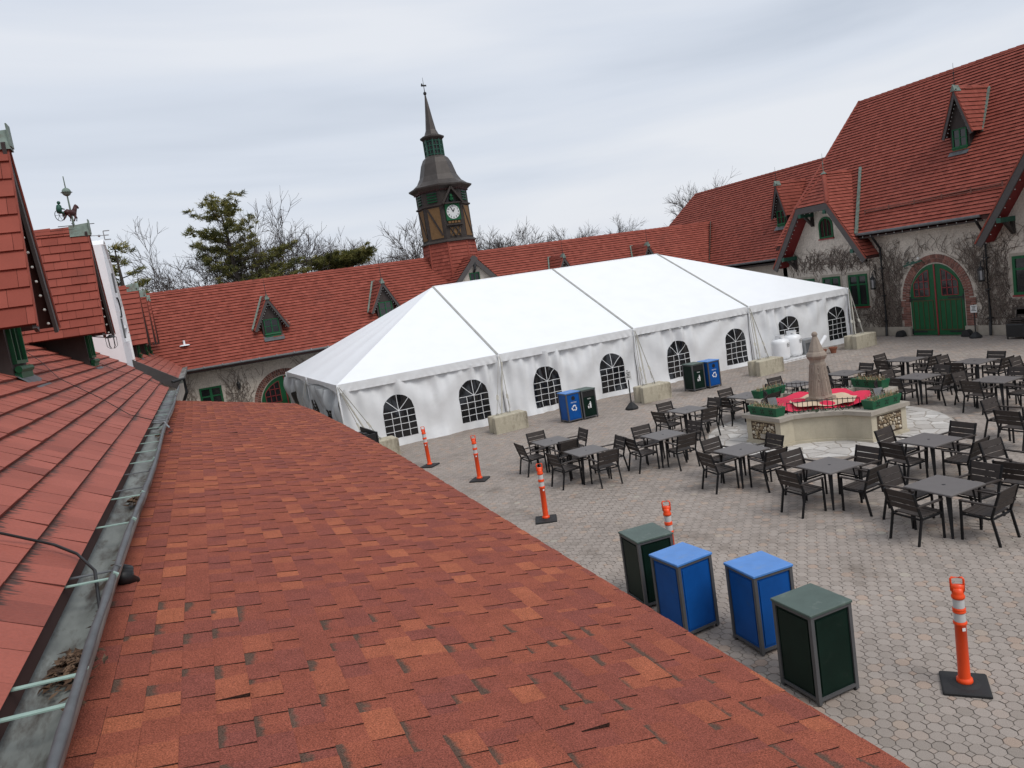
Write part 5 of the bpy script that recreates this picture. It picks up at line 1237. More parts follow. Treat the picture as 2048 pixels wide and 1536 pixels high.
# ---- gas tanks, grey box, pots
def tank(u, v, h, r, label):
    o = thing('gas_tank', label, 'gas tank', (u, v, .10), 0, 'white gas tanks by the tent')
    m = MB(); m.lathe([(.02, 0), (r*.8, .01), (r*.97, .08), (r, .16), (r, h*.68), (r*.96, h*.76), (r*.78, h*.83), (r*.4, h*.87), (.05, h*.88)], 24, (0, 0, 0)); part('body', m, 'tank_white', o, world=False, smooth=True)
    m = MB()
    for k in range(20):
        a0, a1 = 2*math.pi*k/20, 2*math.pi*(k+1)/20
        if k in (2, 3, 12, 13): zb = h*.93
        else: zb = h*.85
        m.add([(r*.52*math.cos(a0), r*.52*math.sin(a0), zb), (r*.52*math.cos(a1), r*.52*math.sin(a1), zb), (r*.52*math.cos(a1), r*.52*math.sin(a1), h), (r*.52*math.cos(a0), r*.52*math.sin(a0), h)], [(0, 1, 2, 3)])
    m.lathe([(r*.50, h*.99), (r*.55, h*.99), (r*.55, h+.012), (r*.50, h+.012)], 20, (0, 0, 0), cap=False); part('collar', m, 'tank_white', o, world=False, smooth=True)
    m = MB(); m.lathe([(.05, h*.87), (.05, h*.94), (.09, h*.945), (.09, h*.96)], 8, (0, 0, 0)); part('valve', m, 'steel', o, world=False)
    a = math.radians(-72); x, y = (r+.006)*math.cos(a), (r+.006)*math.sin(a); tx_, ty_ = -math.sin(a)*.10, math.cos(a)*.10
    for s_, mt, dd in ((1, 'black_paint', 0), (.86, 'white_paint', .003)):
        m = MB(); ox, oy = math.cos(a)*dd, math.sin(a)*dd
        m.poly([(x-tx_*s_+ox, y-ty_*s_+oy, h*.60-.08*s_), (x+tx_*s_+ox, y+ty_*s_+oy, h*.60-.08*s_), (x+tx_*s_+ox, y+ty_*s_+oy, h*.60+.08*s_), (x-tx_*s_+ox, y-ty_*s_+oy, h*.60+.08*s_)]); part('placard', m, mt, o, world=False)
    m = MB()
    for k in range(3):
        q = Vector((x+math.cos(a)*.008, y+math.sin(a)*.008, h*.60+.03-.03*k)); m.bar(q-Vector((tx_, ty_, 0))*.6, q+Vector((tx_, ty_, 0))*(.6-.15*k), .004, .014)
    part('placard_print', m, 'black_paint', o, world=False)
tank(23.82, 24.75, 1.05, .38, 'left, nearer white gas tank beside the tent'); tank(24.62, 24.85, 1.12, .40, 'right, slightly taller white gas tank beside the tent')
pl = thing('pallet', 'low white pallet under the gas tanks', 'pallet', (24.25, 24.7, 0))
for y in (-.42, 0, .42):
    m = MB(); m.box(-.95, .95, y-.05, y+.05, 0, .075); part('runner', m, 'white_paint', pl, world=False)
for k in range(8):
    m = MB(); x = -.9+k*.24; m.box(x, x+.16, -.5, .5, .077, .097); part('plank', m, 'white_paint', pl, world=False)
o = thing('heater_box', 'grey metal box standing right of the gas tanks', 'box', (25.35, 24.75, 0)); m = MB(); m.bbox(-.35, .35, -.25, .25, .05, .75, .02); part('body', m, 'steel', o, world=False)
m = MB(); m.box(-.3, .3, -.26, -.252, .15, .6); part('panel', m, 'lead', o, world=False); m = MB(); m.tube([(.3, 0, .5), (.6, .2, .35), (1.1, .35, .2), (1.6, .4, .6)], .09, 10); part('duct', m, 'panel_white', o, world=False, smooth=True)
for k, (u, v, h, lab) in enumerate(((26.05, 23.95, .26, 'larger terracotta pot on the paving near the tent end'), (25.75, 24.25, .20, 'smaller terracotta pot behind the larger one near the tent end'))):
    m = MB(); m.lathe([(.10, 0), (.16, h*.8), (.18, h*.8), (.18, h), (.15, h), (.14, h*.85)], 16, (u, v, 0)); m.lathe([(.14, h*.84), (.001, h*.85)], 16, (u, v, 0)); solo('flower_pot', m, 'terracotta', lab, 'flower pot', (u, v, 0), 'terracotta pots by the tent', smooth=False)
# ================================================================ tables and chairs
def make_table():
    t = thing('patio_table', 'x', 'table', (0, 0, 0))
    m = MB(); m.bbox(-.42, .42, -.42, .42, .705, .735, .010); part('table_top', m, 'table_top', t, world=False)
    m = MB(); m.lathe([(.028, .7352), (.028, .738), (.02, .739)], 12, (0, 0, 0)); part('umbrella_hole', m, 'black_paint', t, world=False)
    m = MB(); m.bar((-.31, -.31, .685), (.31, .31, .685), .04, .036); m.bar((-.31, .31, .684), (.31, -.31, .684), .04, .034); part('under_frame', m, 'chair_metal', t, world=False)
    for sx in (-1, 1):
        for sy in (-1, 1):
            m = MB(); a, b_ = Vector((sx*.29, sy*.29, .70)), Vector((sx*.36, sy*.36, 0)); nn = Vector((sx, -sy, 0)).normalized()
            m.add([a+nn*.042, a-nn*.042, b_-nn*.017, b_+nn*.017] + [p - Vector((sx, sy, 0))*.018 for p in (a+nn*.042, a-nn*.042, b_-nn*.017, b_+nn*.017)], [(0, 1, 2, 3), (7, 6, 5, 4), (0, 4, 5, 1), (1, 5, 6, 2), (2, 6, 7, 3), (3, 7, 4, 0)]); part('leg', m, 'chair_metal', t, world=False)
    return t
def make_chair():
    c = thing('patio_chair', 'x', 'chair', (0, 0, 0)); W_ = .265
    for k in range(5):
        m = MB(); y = -.205 + k*.089; z = .435 + .006*((k-2)**2)*.5; m.bbox(-W_+.02, W_-.02, y, y+.083, z-.006, z+.012, .004); part('seat_slat', m, 'chair_slat', c, world=False)
    for k, (z0, z1) in enumerate(((.545, .635), (.648, .738), (.750, .860))):
        m = MB(); y0, y1 = -.235-.12*(z0-.44)/.42, -.235-.12*(z1-.44)/.42
        m.add([(-W_+.015, y0-.009, z0), (W_-.015, y0-.009, z0), (W_-.015, y0+.009, z0), (-W_+.015, y0+.009, z0), (-W_+.015, y1-.009, z1), (W_-.015, y1-.009, z1), (W_-.015, y1+.009, z1), (-W_+.015, y1+.009, z1)], [(3,2,1,0),(4,5,6,7),(0,1,5,4),(1,2,6,5),(2,3,7,6),(3,0,4,7)]); part('back_slat', m, 'chair_slat', c, world=False)
    for s_ in (-1, 1):
        x = s_*W_
        m = MB(); m.bar((x, .235, 0), (x, .225, .625), .026, .034, up=(0, 1, 0)); part('leg', m, 'chair_metal', c, world=False)
        m = MB(); m.bar((x, -.325, 0), (x, -.225, .44), .026, .036, up=(0, 1, 0)); m.bar((x, -.225, .43), (x, -.360, .865), .026, .034, up=(0, 1, 0)); part('leg', m, 'chair_metal', c, world=False)
        m = MB(); m.obox((x, -.035, .638), Vector((.026, 0, 0)), Vector((0, .275, .006)), Vector((0, 0, .011))); part('armrest', m, 'chair_slat', c, world=False)
        m = MB(); m.bar((x, -.235, .415), (x, .235, .425), .024, .028); part('seat_rail', m, 'chair_metal', c, world=False)
    m = MB(); m.bar((-W_, .228, .41), (W_, .228, .41), .022, .028); m.bar((-W_, -.228, .41), (W_, -.228, .41), .022, .028); part('seat_rail', m, 'chair_metal', c, world=False)
    return c
TAB = [(10.81, 7.98, 'the nearest complete table at lower right', 'nearest complete square table at lower right, closest to the orange post'),
 (10.74, 10.23, 'the table behind the nearest one', 'square table one row behind the nearest table, left of the fountain axis'),
 (13.11, 9.92, 'the table before the pebble pier', 'square table standing in front of the fountain, overlapping the flagstones'),
 (13.08, 7.72, 'the table cut off at lower right', 'square table mostly cut off by the right edge of the picture'),
 (10.66, 12.56, 'the table at the near flagstone rim', 'square table at the near left rim of the flagstone circle'),
 (10.66, 15.39, 'the table left of the flagstone circle', 'square table in the second column left of the flagstones'),
 (8.64, 15.79, 'the near table of the leftmost pair', 'nearer square table of the leftmost pair, behind the orange posts'),
 (8.66, 17.67, 'the far table of the leftmost pair', 'farther square table of the leftmost pair, below the paired bins'),
 (12.97, 17.38, 'the table below the sign stand', 'square table between the sign stand and the fountain'),
 (15.1, 17.25, 'the table behind the left planter boxes', 'square table half hidden behind the left green planter boxes'),
 (17.0, 17.15, 'the table directly behind the obelisk', 'square table directly behind the fountain obelisk, left of it'),
 (18.84, 16.97, 'the table right behind the obelisk', 'square table behind the fountain, just right of the obelisk'),
 (18.88, 14.47, 'the table behind the right rear planter', 'square table beside the rear right planter of the fountain'),
 (21.35, 16.76, 'the farthest table toward the green doors', 'farthest square table, closest to the gas tanks and tent end'),
 (21.33, 14.44, 'the table in line with the green doors', 'square table in the far right row in front of the green doors'),
 (18.95, 12.29, 'the table right of the flagstone circle', 'square table right of the flagstones near the picture edge'),
 (16.3, 9.75, 'the table at the right picture edge', 'square table cut by the right edge, level with the pebble pier'),
 (21.4, 12.3, 'the table outside the right edge', 'square table almost wholly outside the right picture edge')]
proto_t, proto_c = make_table(), make_chair(); used_t = used_c = False
rc = random.Random(99)
for (u, v, short, lab) in TAB:
    t = proto_t if not used_t else copy_tree(proto_t)
    if not used_t: used_t = True
    rot = math.radians(rc.uniform(-3, 3)); t.location = (u, v, 0); t.rotation_euler = (0, 0, rot)
    t['label'] = lab; t['group'] = 'square patio tables in the courtyard'
    vis = in_view((u, v, .7), 10); t['category'] = 'table'
    for side, (dx, dy) in (('left', (-1, 0)), ('right', (1, 0)), ('near', (0, -1)), ('tent', (0, 1))):
        d = .64 + rc.uniform(-.05, .07); j = rc.uniform(-.06, .06); x, y = u + dx*d + dy*j, v + dy*d + dx*j
        if not in_view((x, y, .6), 14): continue
        c = proto_c if not used_c else copy_tree(proto_c)
        used_c = True
        c.location = (x, y, 0); c.rotation_euler = (0, 0, math.atan2(-dy, -dx) - math.pi/2 + math.radians(rc.uniform(-6, 6)))
        c['category'] = 'chair'; c['group'] = 'dark slatted patio chairs'; c['label'] = 'dark slatted armchair on the %s side of %s' % (side, short)
    if not vis:
        for ch in list(t.children): bpy.data.objects.remove(ch)
        bpy.data.objects.remove(t)

# ================================================================ fountain planter
fo = thing('stone_planter', 'cross-shaped cast stone planter with pebble panels in the middle of the courtyard', 'planter', (FC[0], FC[1], 0))
def rot4(pts, k):
    c, s = [(1, 0), (0, 1), (-1, 0), (0, -1)][k]; return [(x*c-y*s, x*s+y*c) for x, y in pts]
def cross(p, q, r, n=6):
    out = []
    for k in range(4):
        seg = [(-p, q), (-p, -q), (-r, -q)]
        for i in range(1, n):      # shallow concave sweep between the piers
            t = i/n; x, y = -r*(1-t)-q*t, -q*(1-t)-r*t; d = .10*math.sin(math.pi*t); seg.append((x+d*.7, y+d*.7))
        out += rot4(seg, k)
    return out
def ringwall(name, outer, inner, z0, z1, mat):
    m = MB(); n = len(outer); P = [(x, y, z0) for x, y in outer] + [(x, y, z1) for x, y in outer] + [(x, y, z1) for x, y in inner] + [(x, y, z0) for x, y in inner]
    F = []
    for i in range(n):
        j = (i+1) % n
        for r_ in range(3): F.append((r_*n+i, r_*n+j, (r_+1)*n+j, (r_+1)*n+i))
        F.append((3*n+i, 3*n+j, j, i))
    m.add(P, F); return part(name, m, mat, fo, world=False)
ringwall('wall', cross(2.05, .60, 1.62), cross(1.75, .40, 1.40), .0, .66, 'cast_stone')
ringwall('foot', cross(2.085, .635, 1.64), cross(2.0, .58, 1.6), .0, .07, 'cast_stone')
ringwall('coping', cross(2.12, .67, 1.66), cross(1.70, .35, 1.36), .66, .76, 'cap_stone')
m = MB(); pts = cross(1.78, .42, 1.42); m.poly([(x, y, .66) for x, y in pts]); part('soil_bed', m, 'soil', fo, world=False)
rr = random.Random(41)
for k in range(4):
    fr2 = lambda a, z, d: tuple(rot4([(-2.05-d, a)], k)[0]) + (z,)
    m = MB(); m.add([fr2(-.42, .12, .004), fr2(.42, .12, .004), fr2(.42, .60, .004), fr2(-.42, .60, .004)], [(3, 2, 1, 0)]); bed = part('pebble_panel', m, 'pebble_bed', fo, world=False)
    placed = []
    tries = 0
    while tries < 2600 and len(placed) < 110:
        tries += 1; r_ = rr.uniform(.024, .058); a, z = rr.uniform(-.40+r_, .40-r_), rr.uniform(.14+r_, .59-r_)
        if abs(a+.02) < .10 and abs(z-.24) < .08: continue
        if all((a-p[0])**2+(z-p[1])**2 > ((r_+p[2])*.90)**2 for p in placed): placed.append((a, z, r_))
    for a, z, r_ in (placed if k in (0, 1) else []):
        m = MB(); c = fr2(a, z, .010); ax = rr.uniform(.8, 1.25); sx = (.6, ax, 1/ax) if k % 2 == 0 else (ax, .6, 1/ax)
        m.sphere(c, r_, 7, 5, sx, tone=rr.random()); part('pebble', m, 'pebble', bed, world=False, smooth=True)
    m = MB(); m.obox(fr2(-.02, .24, .03), Vector(fr2(.07, 0, 0))-Vector(fr2(0, 0, 0)), Vector((0, 0, .05)), Vector(fr2(0, 0, .04))-Vector(fr2(0, 0, 0))); part('spout_block', m, 'cap_stone', bed, world=False)
# obelisk
ob = thing('obelisk', 'carved stone obelisk with ball tip rising from the red-draped planter', 'obelisk', (15.07, 14.42, .66))
def sq(rs, n=4, rot=math.pi/4): return rs
m = MB(); m.lathe([(.42, 0), (.42, .12), (.385, .15), (.37, .24)], 4, (0, 0, 0), math.pi/4); part('base', m, 'obelisk_stone', ob, world=False)
m = MB(); m.lathe([(.315, .24), (.305, .28), (.20, 1.16), (.195, 1.20)], 8, (0, 0, 0), math.pi/8); part('shaft', m, 'obelisk_stone', ob, world=False)
m = MB(); m.lathe([(.20, 1.18), (.21, 1.24), (.25, 1.29), (.275, 1.34), (.26, 1.38), (.235, 1.42), (.20, 1.45)], 8, (0, 0, 0), math.pi/8); part('cornice', m, 'obelisk_stone', ob, world=False)
m = MB(); m.lathe([(.205, 1.44), (.195, 1.48), (.072, 1.82), (.065, 1.84)], 8, (0, 0, 0), math.pi/8); part('cap', m, 'obelisk_stone', ob, world=False)
m = MB(); m.sphere((0, 0, 1.895), .075, 12, 8); part('ball', m, 'obelisk_stone', ob, world=False, smooth=True)
for k in range(8):
    a = k*math.pi/4; d = Vector((math.cos(a), math.sin(a), 0)); t = Vector((-math.sin(a), math.cos(a), 0)); m = MB()
    for r0, z0, r1, z1 in ((.300, .32, .207, 1.12),):
        for s_ in (-.085, -.045, .045, .085):
            m.bar(d*(r0*.925)+t*s_*1.0+EZ*z0, d*(r1*.925)+t*s_*.6+EZ*z1, .022, .02, up=d)
        m.bar(d*(r1*.93)+t*-.055+EZ*1.10, d*(r1*.93)+t*.055+EZ*1.10, .05, .02, up=d)
    for j in range(3): m.sphere(tuple(d*(.196+.017*j)+EZ*(1.03-.16*j)), .022, 8, 5, (1, 1, 1.6))
    part('carving', m, 'obelisk_stone', ob, world=False)
# cloths on the bed
def cloth(name, label, mat, poly, z, amp, seed, cat='cloth'):
    rr = random.Random(seed); xs = [p[0] for p in poly]; ys = [p[1] for p in poly]; m = MB(); n = 34; P = {}; cp = ccw(poly); cx, cy = sum(xs)/len(xs), sum(ys)/len(ys)
    rad = 14; ring = 48; pts = [(cx, cy)]; F = []
    def edge(a):
        d = (math.cos(a)*9, math.sin(a)*9); q = clip([(cx, cy), (cx+d[0]-d[1]*.0005, cy+d[1]+d[0]*.0005), (cx+d[0]+d[1]*.0005, cy+d[1]-d[0]*.0005)], cp)
        return max((math.hypot(x-cx, y-cy) for x, y in q), default=.5)
    Vv = [(cx, cy, z+amp)]
    for j in range(1, rad+1):
        for k in range(ring):
            a = 2*math.pi*k/ring; e_ = edge(a)*j/rad; x, y = cx+e_*math.cos(a), cy+e_*math.sin(a)
            zz = z + amp*(.55*math.sin(a*7+seed+2.2*j/rad)*(j/rad) + .45*math.sin(5*x+seed) + .35*math.sin(7.3*y+2*seed)) + .02
            Vv.append((x, y, max(z-.02 if j < rad else z-.05, zz)))
    for k in range(ring): F.append((0, 1+k, 1+(k+1) % ring))
    for j in range(rad-1):
        for k in range(ring): F.append((1+j*ring+k, 1+(j+1)*ring+k, 1+(j+1)*ring+(k+1) % ring, 1+j*ring+(k+1) % ring))
    m.add(Vv, F); return solo(name, m, mat, label, cat, (cx, cy, z), smooth=True)
X0, Y0 = FC
cloth('bed_cover', 'crumpled bright red cloth spread over the planter bed', 'cloth_red', [(X0+x, Y0+y) for x, y in ((-1.35, .30), (-1.32, -.35), (-.5, -1.20), (.45, -1.30), (1.3, -.42), (1.32, .4), (.4, 1.25), (-.5, 1.2))], .755, .085, 3)
cloth('ground_cloth', 'pale tan sheet around the foot of the obelisk', 'cloth_tan', [(15.07+x, 14.42+y) for x, y in ((-.95, -.05), (-.6, -.75), (.05, -.98), (.75, -.55), (.80, .3), (.3, .8), (-.5, .62))], .80, .035, 5)
# low iron fence along the coping
fe = thing('iron_fence', 'low black iron railing along the planter coping', 'fence', (FC[0], FC[1], .76))
for k in range(4):
    seg = [(-1.62, -.44)] + [(-1.5*(1-t)-.52*t+.07*math.sin(math.pi*t), -.52*(1-t)-1.5*t+.07*math.sin(math.pi*t)) for t in [i/12 for i in range(13)]] + [(-.44, -1.62)]
    q = rot4(seg, k)
    m = MB()
    for z in (.04, .27): m.tube([(x, y, z) for x, y in q], .011, 5)
    part('rail', m, 'black_iron', fe, world=False)
    for i, (x, y) in enumerate(q):
        m = MB(); m.tube([(x, y, 0), (x, y, .30)], .009, 5); part('baluster', m, 'black_iron', fe, world=False)
# greenery strip behind the fence
def scatter_green(name, label, seed):
    rr = random.Random(seed); m = MB()
    for k in range(4):
        for _ in range(330):
            t = rr.random(); x, y = -1.42*(1-t)-.46*t, -.46*(1-t)-1.42*t; x, y = rot4([(x+rr.gauss(0, .10), y+rr.gauss(0, .10))], k)[0]
            p = Vector((X0+x, Y0+y, .68+rr.random()*.13)); d = Vector((rr.uniform(-1, 1), rr.uniform(-1, 1), rr.uniform(0, .8))).normalized()*rr.uniform(.04, .10); s_ = d.cross(Vector((rr.uniform(-1, 1), rr.uniform(-1, 1), rr.uniform(-1, 1)))).normalized()*.016
            m.add([p, p+d*.5+s_, p+d, p+d*.5-s_], [(0, 1, 2, 3)], rr.random())
    o = solo(name, m, 'evergreen', label, 'greenery', (X0, Y0, .66)); o['kind'] = 'stuff'
scatter_green('evergreen_cuttings', 'dark evergreen cuttings along the inside of the iron railing', 6)
# green planter boxes with pinwheel cut-outs
def planter_box(x, y, rz, label, z=.76, L=1.02, seed=1):
    o = thing('planter_box', label, 'planter box', (x, y, z), rz, 'green planter boxes on the fountain piers'); rr = random.Random(seed)
    m = MB(); b0, b1, h = .13, .165, .23; l0, l1 = L/2-.05, L/2
    P = [(-l0, -b0, 0), (l0, -b0, 0), (l0, b0, 0), (-l0, b0, 0), (-l1, -b1, h), (l1, -b1, h), (l1, b1, h), (-l1, b1, h), (-l1+.02, -b1+.02, h), (l1-.02, -b1+.02, h), (l1-.02, b1-.02, h), (-l1+.02, b1-.02, h), (-l0+.02, -b0+.02, .16), (l0-.02, -b0+.02, .16), (l0-.02, b0-.02, .16), (-l0+.02, b0-.02, .16)]
    m.add(P, [(3, 2, 1, 0), (0, 1, 5, 4), (1, 2, 6, 5), (2, 3, 7, 6), (3, 0, 4, 7), (4, 5, 9, 8), (5, 6, 10, 9), (6, 7, 11, 10), (7, 4, 8, 11), (8, 9, 13, 12), (9, 10, 14, 13), (10, 11, 15, 14), (11, 8, 12, 15)]); part('trough', m, 'planter', o, world=False)
    m = MB(); m.poly([(-l0, -b0, .165), (l0, -b0, .165), (l0, b0, .165), (-l0, b0, .165)]); part('compost', m, 'soil', o, world=False)
    m = MB()
    for sy in (-1, 1):
        for cx in (-.3, 0, .3):
            for k in range(4):
                a = k*math.pi/2+.4
                q = [(0, 0), (.075*math.cos(a), .075*math.sin(a)), (.078*math.cos(a+.62), .078*math.sin(a+.62))]
                m.add([(cx+px, sy*(b0+.004+(b1-b0)*(.115+pz)/h), .115+pz) for px, pz in q], [(0, 1, 2) if sy > 0 else (2, 1, 0)])
    part('pinwheel_cutout', m, 'black_paint', o, world=False)
    m = MB()
    for _ in range(170):
        px, py = rr.uniform(-l0, l0), rr.uniform(-b0, b0); hh = rr.uniform(.05, .24); d = Vector((rr.gauss(0, .07), rr.gauss(0, .07), hh)); w_ = Vector((rr.uniform(-.008, .008), rr.uniform(-.008, .008), 0))
        p = Vector((px, py, .16)); m.add([p-w_, p+w_, p+d*.6+w_*.8, p+d], [(0, 1, 2, 3)], rr.random())
    part('dry_stems', m, 'dry_grass', o, world=False, kind='stuff')
planter_box(FC[0]-1.88, FC[1], math.pi/2, 'green planter box on the left front pier with three pinwheel cut-outs', seed=1); planter_box(FC[0], FC[1]-1.88, 0, 'green planter box on the right front pier, above the pebble panel', seed=2)
planter_box(FC[0]+1.88, FC[1], math.pi/2, 'green planter box on the right rear pier', seed=3); planter_box(FC[0], FC[1]+1.88, 0, 'green planter box on the left rear pier', seed=4)
for (x, y, lab) in ((FC[0]-1.45, FC[1]+.25, 'small floodlight on the left front pier behind the planter box'), (FC[0]+.42, FC[1]-1.45, 'small floodlight behind the right front planter box')):
    o = thing('floodlight', lab, 'lamp', (x, y, .74), 0, 'floodlights on the planter'); m = MB(); m.bar((0, 0, 0), (0, 0, .12), .04, .04, up=(1, 0, 0)); part('stake', m, 'steel', o, world=False)
    m = MB(); m.obox((.05, .02, .24), Vector((.10, -.05, 0)), Vector((.03, .05, .09)), Vector((.02, .02, -.02))); part('head', m, 'lead', o, world=False)
# ================================================================ bins
def bin_(u, v, colour, label, rz=0, group='near bins', front=None, w=.58, h=1.05):
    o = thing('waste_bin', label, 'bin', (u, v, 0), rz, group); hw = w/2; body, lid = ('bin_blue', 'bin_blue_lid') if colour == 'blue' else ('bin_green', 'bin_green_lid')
    m = MB(); m.box(-hw+.02, hw-.02, -hw+.02, hw-.02, .06, h-.03); part('body', m, body, o, world=False)
    m = MB()
    for sx in (-1, 1):
        for sy in (-1, 1): m.box(sx*(hw-.022)-.022, sx*(hw-.022)+.022, sy*(hw-.022)-.022, sy*(hw-.022)+.022, .015, h-.025)
    for z0, z1 in ((.05, .085), (h-.065, h-.028)):
        for s_ in (-1, 1): m.box(-hw+.044, hw-.044, s_*(hw-.018)-.017, s_*(hw-.018)+.017, z0, z1); m.box(s_*(hw-.018)-.017, s_*(hw-.018)+.017, -hw+.044, hw-.044, z0, z1)
    part('frame', m, 'bin_frame', o, world=False)
    for (dx, dy) in ((0, -1), (-1, 0), (1, 0), (0, 1)):
        m = MB(); t = .012; r_ = hw-.075
        if dx == 0: m.box(-r_, r_, dy*(hw-.016)-.006, dy*(hw-.016)+.006, .12, h-.10)
        else: m.box(dx*(hw-.016)-.006, dx*(hw-.016)+.006, -r_, r_, .12, h-.10)
        part('panel', m, body, o, world=False)
    for sx in (-1, 1):
        for sy in (-1, 1):
            m = MB(); m.lathe([(.02, 0), (.02, .016)], 8, (sx*(hw-.03), sy*(hw-.03), 0)); part('foot', m, 'rubber', o, world=False)
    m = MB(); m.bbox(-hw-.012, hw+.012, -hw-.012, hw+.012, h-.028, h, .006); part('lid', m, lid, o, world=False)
    if front:
        y = -(hw-.009)
        if front == 'round':
            m = MB(); m.poly([(.075*math.cos(2*math.pi*k/20), y-.004, h-.21+.075*math.sin(2*math.pi*k/20)) for k in range(20)]); part('opening', m, 'black_paint', o, world=False)
            lettering('lettering', 'RECYCLE', 'white_paint', o, (0, y-.004, h-.36), (math.pi/2, 0, 0))
            m = MB()
            for k in range(3):      # three chasing arrows
                a = math.radians(90+120*k); c, s = math.cos(a-math.pi/2), math.sin(a-math.pi/2)
                tr = lambda px, pz: (px*c-pz*s, y-.004, h-.56+px*s+pz*c)
                m.poly([tr(*q) for q in ((-.075, .035), (-.035, .105), (.030, .105), (.010, .070), (-.018, .070), (-.045, .018))])
                m.poly([tr(*q) for q in ((.030, .122), (.085, .070), (.012, .052))])
            part('recycling_symbol', m, 'white_paint', o, world=False)
        else:
            m = MB(); m.box(-hw+.06, hw-.06, y-.004, y+.02, h-.27, h-.09); part('opening', m, 'black_paint', o, world=False)
            lettering('lettering', 'TRASH', 'white_paint', o, (0, y-.004, h-.34), (math.pi/2, 0, 0))
            m = MB(); Q = lambda pts: m.poly([(px, y-.004, h-.56+pz) for px, pz in pts])
            Q([(.03+.022*math.cos(2*math.pi*k/12), .095+.022*math.sin(2*math.pi*k/12)) for k in range(12)])
            Q([(.01, .07), (.055, .07), (.06, -.03), (.055, -.12), (.03, -.12), (.03, -.03), (.01, -.12), (-.01, -.12), (.005, -.02)]); Q([(.012, .068), (-.04, .01), (-.028, -.002), (.014, .035)])
            Q([(-.085, -.03), (-.03, -.03), (-.038, -.12), (-.077, -.12)]); Q([(-.06, .01), (-.045, .022), (-.038, .006), (-.052, -.004)])
            part('litter_symbol', m, 'white_paint', o, world=False)
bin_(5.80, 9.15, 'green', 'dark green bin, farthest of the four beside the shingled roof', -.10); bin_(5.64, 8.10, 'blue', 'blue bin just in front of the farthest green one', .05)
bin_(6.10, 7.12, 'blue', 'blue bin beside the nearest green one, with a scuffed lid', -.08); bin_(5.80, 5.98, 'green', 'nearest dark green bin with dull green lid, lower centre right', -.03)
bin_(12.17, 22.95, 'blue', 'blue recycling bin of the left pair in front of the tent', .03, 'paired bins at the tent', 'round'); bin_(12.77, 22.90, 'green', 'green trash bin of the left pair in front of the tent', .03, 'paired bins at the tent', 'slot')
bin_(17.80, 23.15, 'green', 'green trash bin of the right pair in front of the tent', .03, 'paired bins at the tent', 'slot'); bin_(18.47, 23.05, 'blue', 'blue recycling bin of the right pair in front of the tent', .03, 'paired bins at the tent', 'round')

# ================================================================ orange delineator posts
def make_post():
    o = thing('delineator_post', 'x', 'post', (0, 0, 0), 0, 'orange delineator posts')
    m = MB(); m.bbox(-.21, .21, -.21, .21, 0, .035, .012); m.lathe([(.14, .034), (.10, .05), (.085, .052)], 20, (0, 0, 0)); part('base', m, 'rubber', o, world=False)
    m = MB(); m.lathe([(.070, .04), (.075, .06), (.072, .085), (.056, .095), (.055, .10), (.052, .655), (.061, .66), (.063, .68), (.051, .69), (.051, .78), (.059, .783), (.060, .795), (.054, .80), (.059, .81), (.059, .825), (.050, .83), (.050, .925), (.060, .93), (.062, .95), (.054, .965), (.050, .985), (.046, 1.03)], 20, (0, 0, 0)); part('tube', m, 'orange', o, world=False, smooth=True)
    for z0, z1, r_ in ((.692, .778, .0525), (.833, .922, .0515)):
        m = MB(); m.lathe([(r_, z0), (r_, z1)], 20, (0, 0, 0), cap=False); part('reflective_band', m, 'reflector', o, world=False, smooth=True)
    m = MB(); m.tube([(-.054, 0, 1.0), (-.056, 0, 1.12), (-.045, 0, 1.138), (.045, 0, 1.138), (.056, 0, 1.12), (.054, 0, 1.0)], .011, 6); m.box(-.054, .054, -.02, .02, .99, 1.065); part('handle', m, 'orange', o, world=False, smooth=True)
    m = MB(); a = -1.1; m.obox((.0545*math.cos(a), .0545*math.sin(a), .62), Vector((-math.sin(a), math.cos(a), 0))*.016, Vector((math.cos(a), math.sin(a), 0))*.002, Vector((0, 0, .016))); part('sticker', m, 'white_paint', o, world=False)
    return o
pp = make_post(); rr = random.Random(17)
for k, (u, v, rz, lab, lean_) in enumerate(((6.94, 5.06, -.86, 'nearest orange post on a black square base at lower right', .0), (6.56, 9.63, -.7, 'orange post half hidden behind the near green bin', .0), (6.39, 13.84, -.45, 'orange post in the middle of the row along the shingled roof', .015), (6.71, 18.36, -.75, 'orange post second from the tent', .0), (6.31, 21.42, -.9, 'farthest orange post, standing in front of the tent', -.03))):
    o = pp if k == 0 else copy_tree(pp)
    o.location = (u, v, 0); o.rotation_euler = (0, lean_, rz); o.scale = (1.08, 1.08, 1.08); o['label'] = lab

# ================================================================ sign stands, wheel guards, stacked chairs
def sign_stand(u, v, label, rz, zt=1.42):
    o = thing('sign_stand', label, 'sign', (u, v, 0), rz, 'portable sign stands')
    m = MB(); m.lathe([(.23, 0), (.24, .03), (.23, .07), (.09, .22), (.05, .25)], 8, (0, 0, 0), math.pi/8); part('base', m, 'rubber', o, world=False)
    m = MB(); m.tube([(0, 0, .2), (0, 0, zt)], .024, 8); part('pole', m, 'black_paint', o, world=False)
    m = MB(); m.box(-.12, .12, -.035, -.027, zt-.34, zt-.03); part('notice', m, 'reflector', o, world=False)
    m = MB()
    for k, (x0, x1) in enumerate(((-.08, .08), (-.05, .06), (-.07, .05), (-.09, .09))): m.box(x0, x1, -.038, -.0352, zt-.10-.055*k, zt-.075-.055*k)
    part('notice_print', m, 'black_paint', o, world=False)
sign_stand(14.41, 22.5, 'black sign stand with small notice in front of the tent', .0); sign_stand(30.05, 20.2, 'black sign stand with white notice beside the arched green doors', -math.pi/2+.3, 1.40)
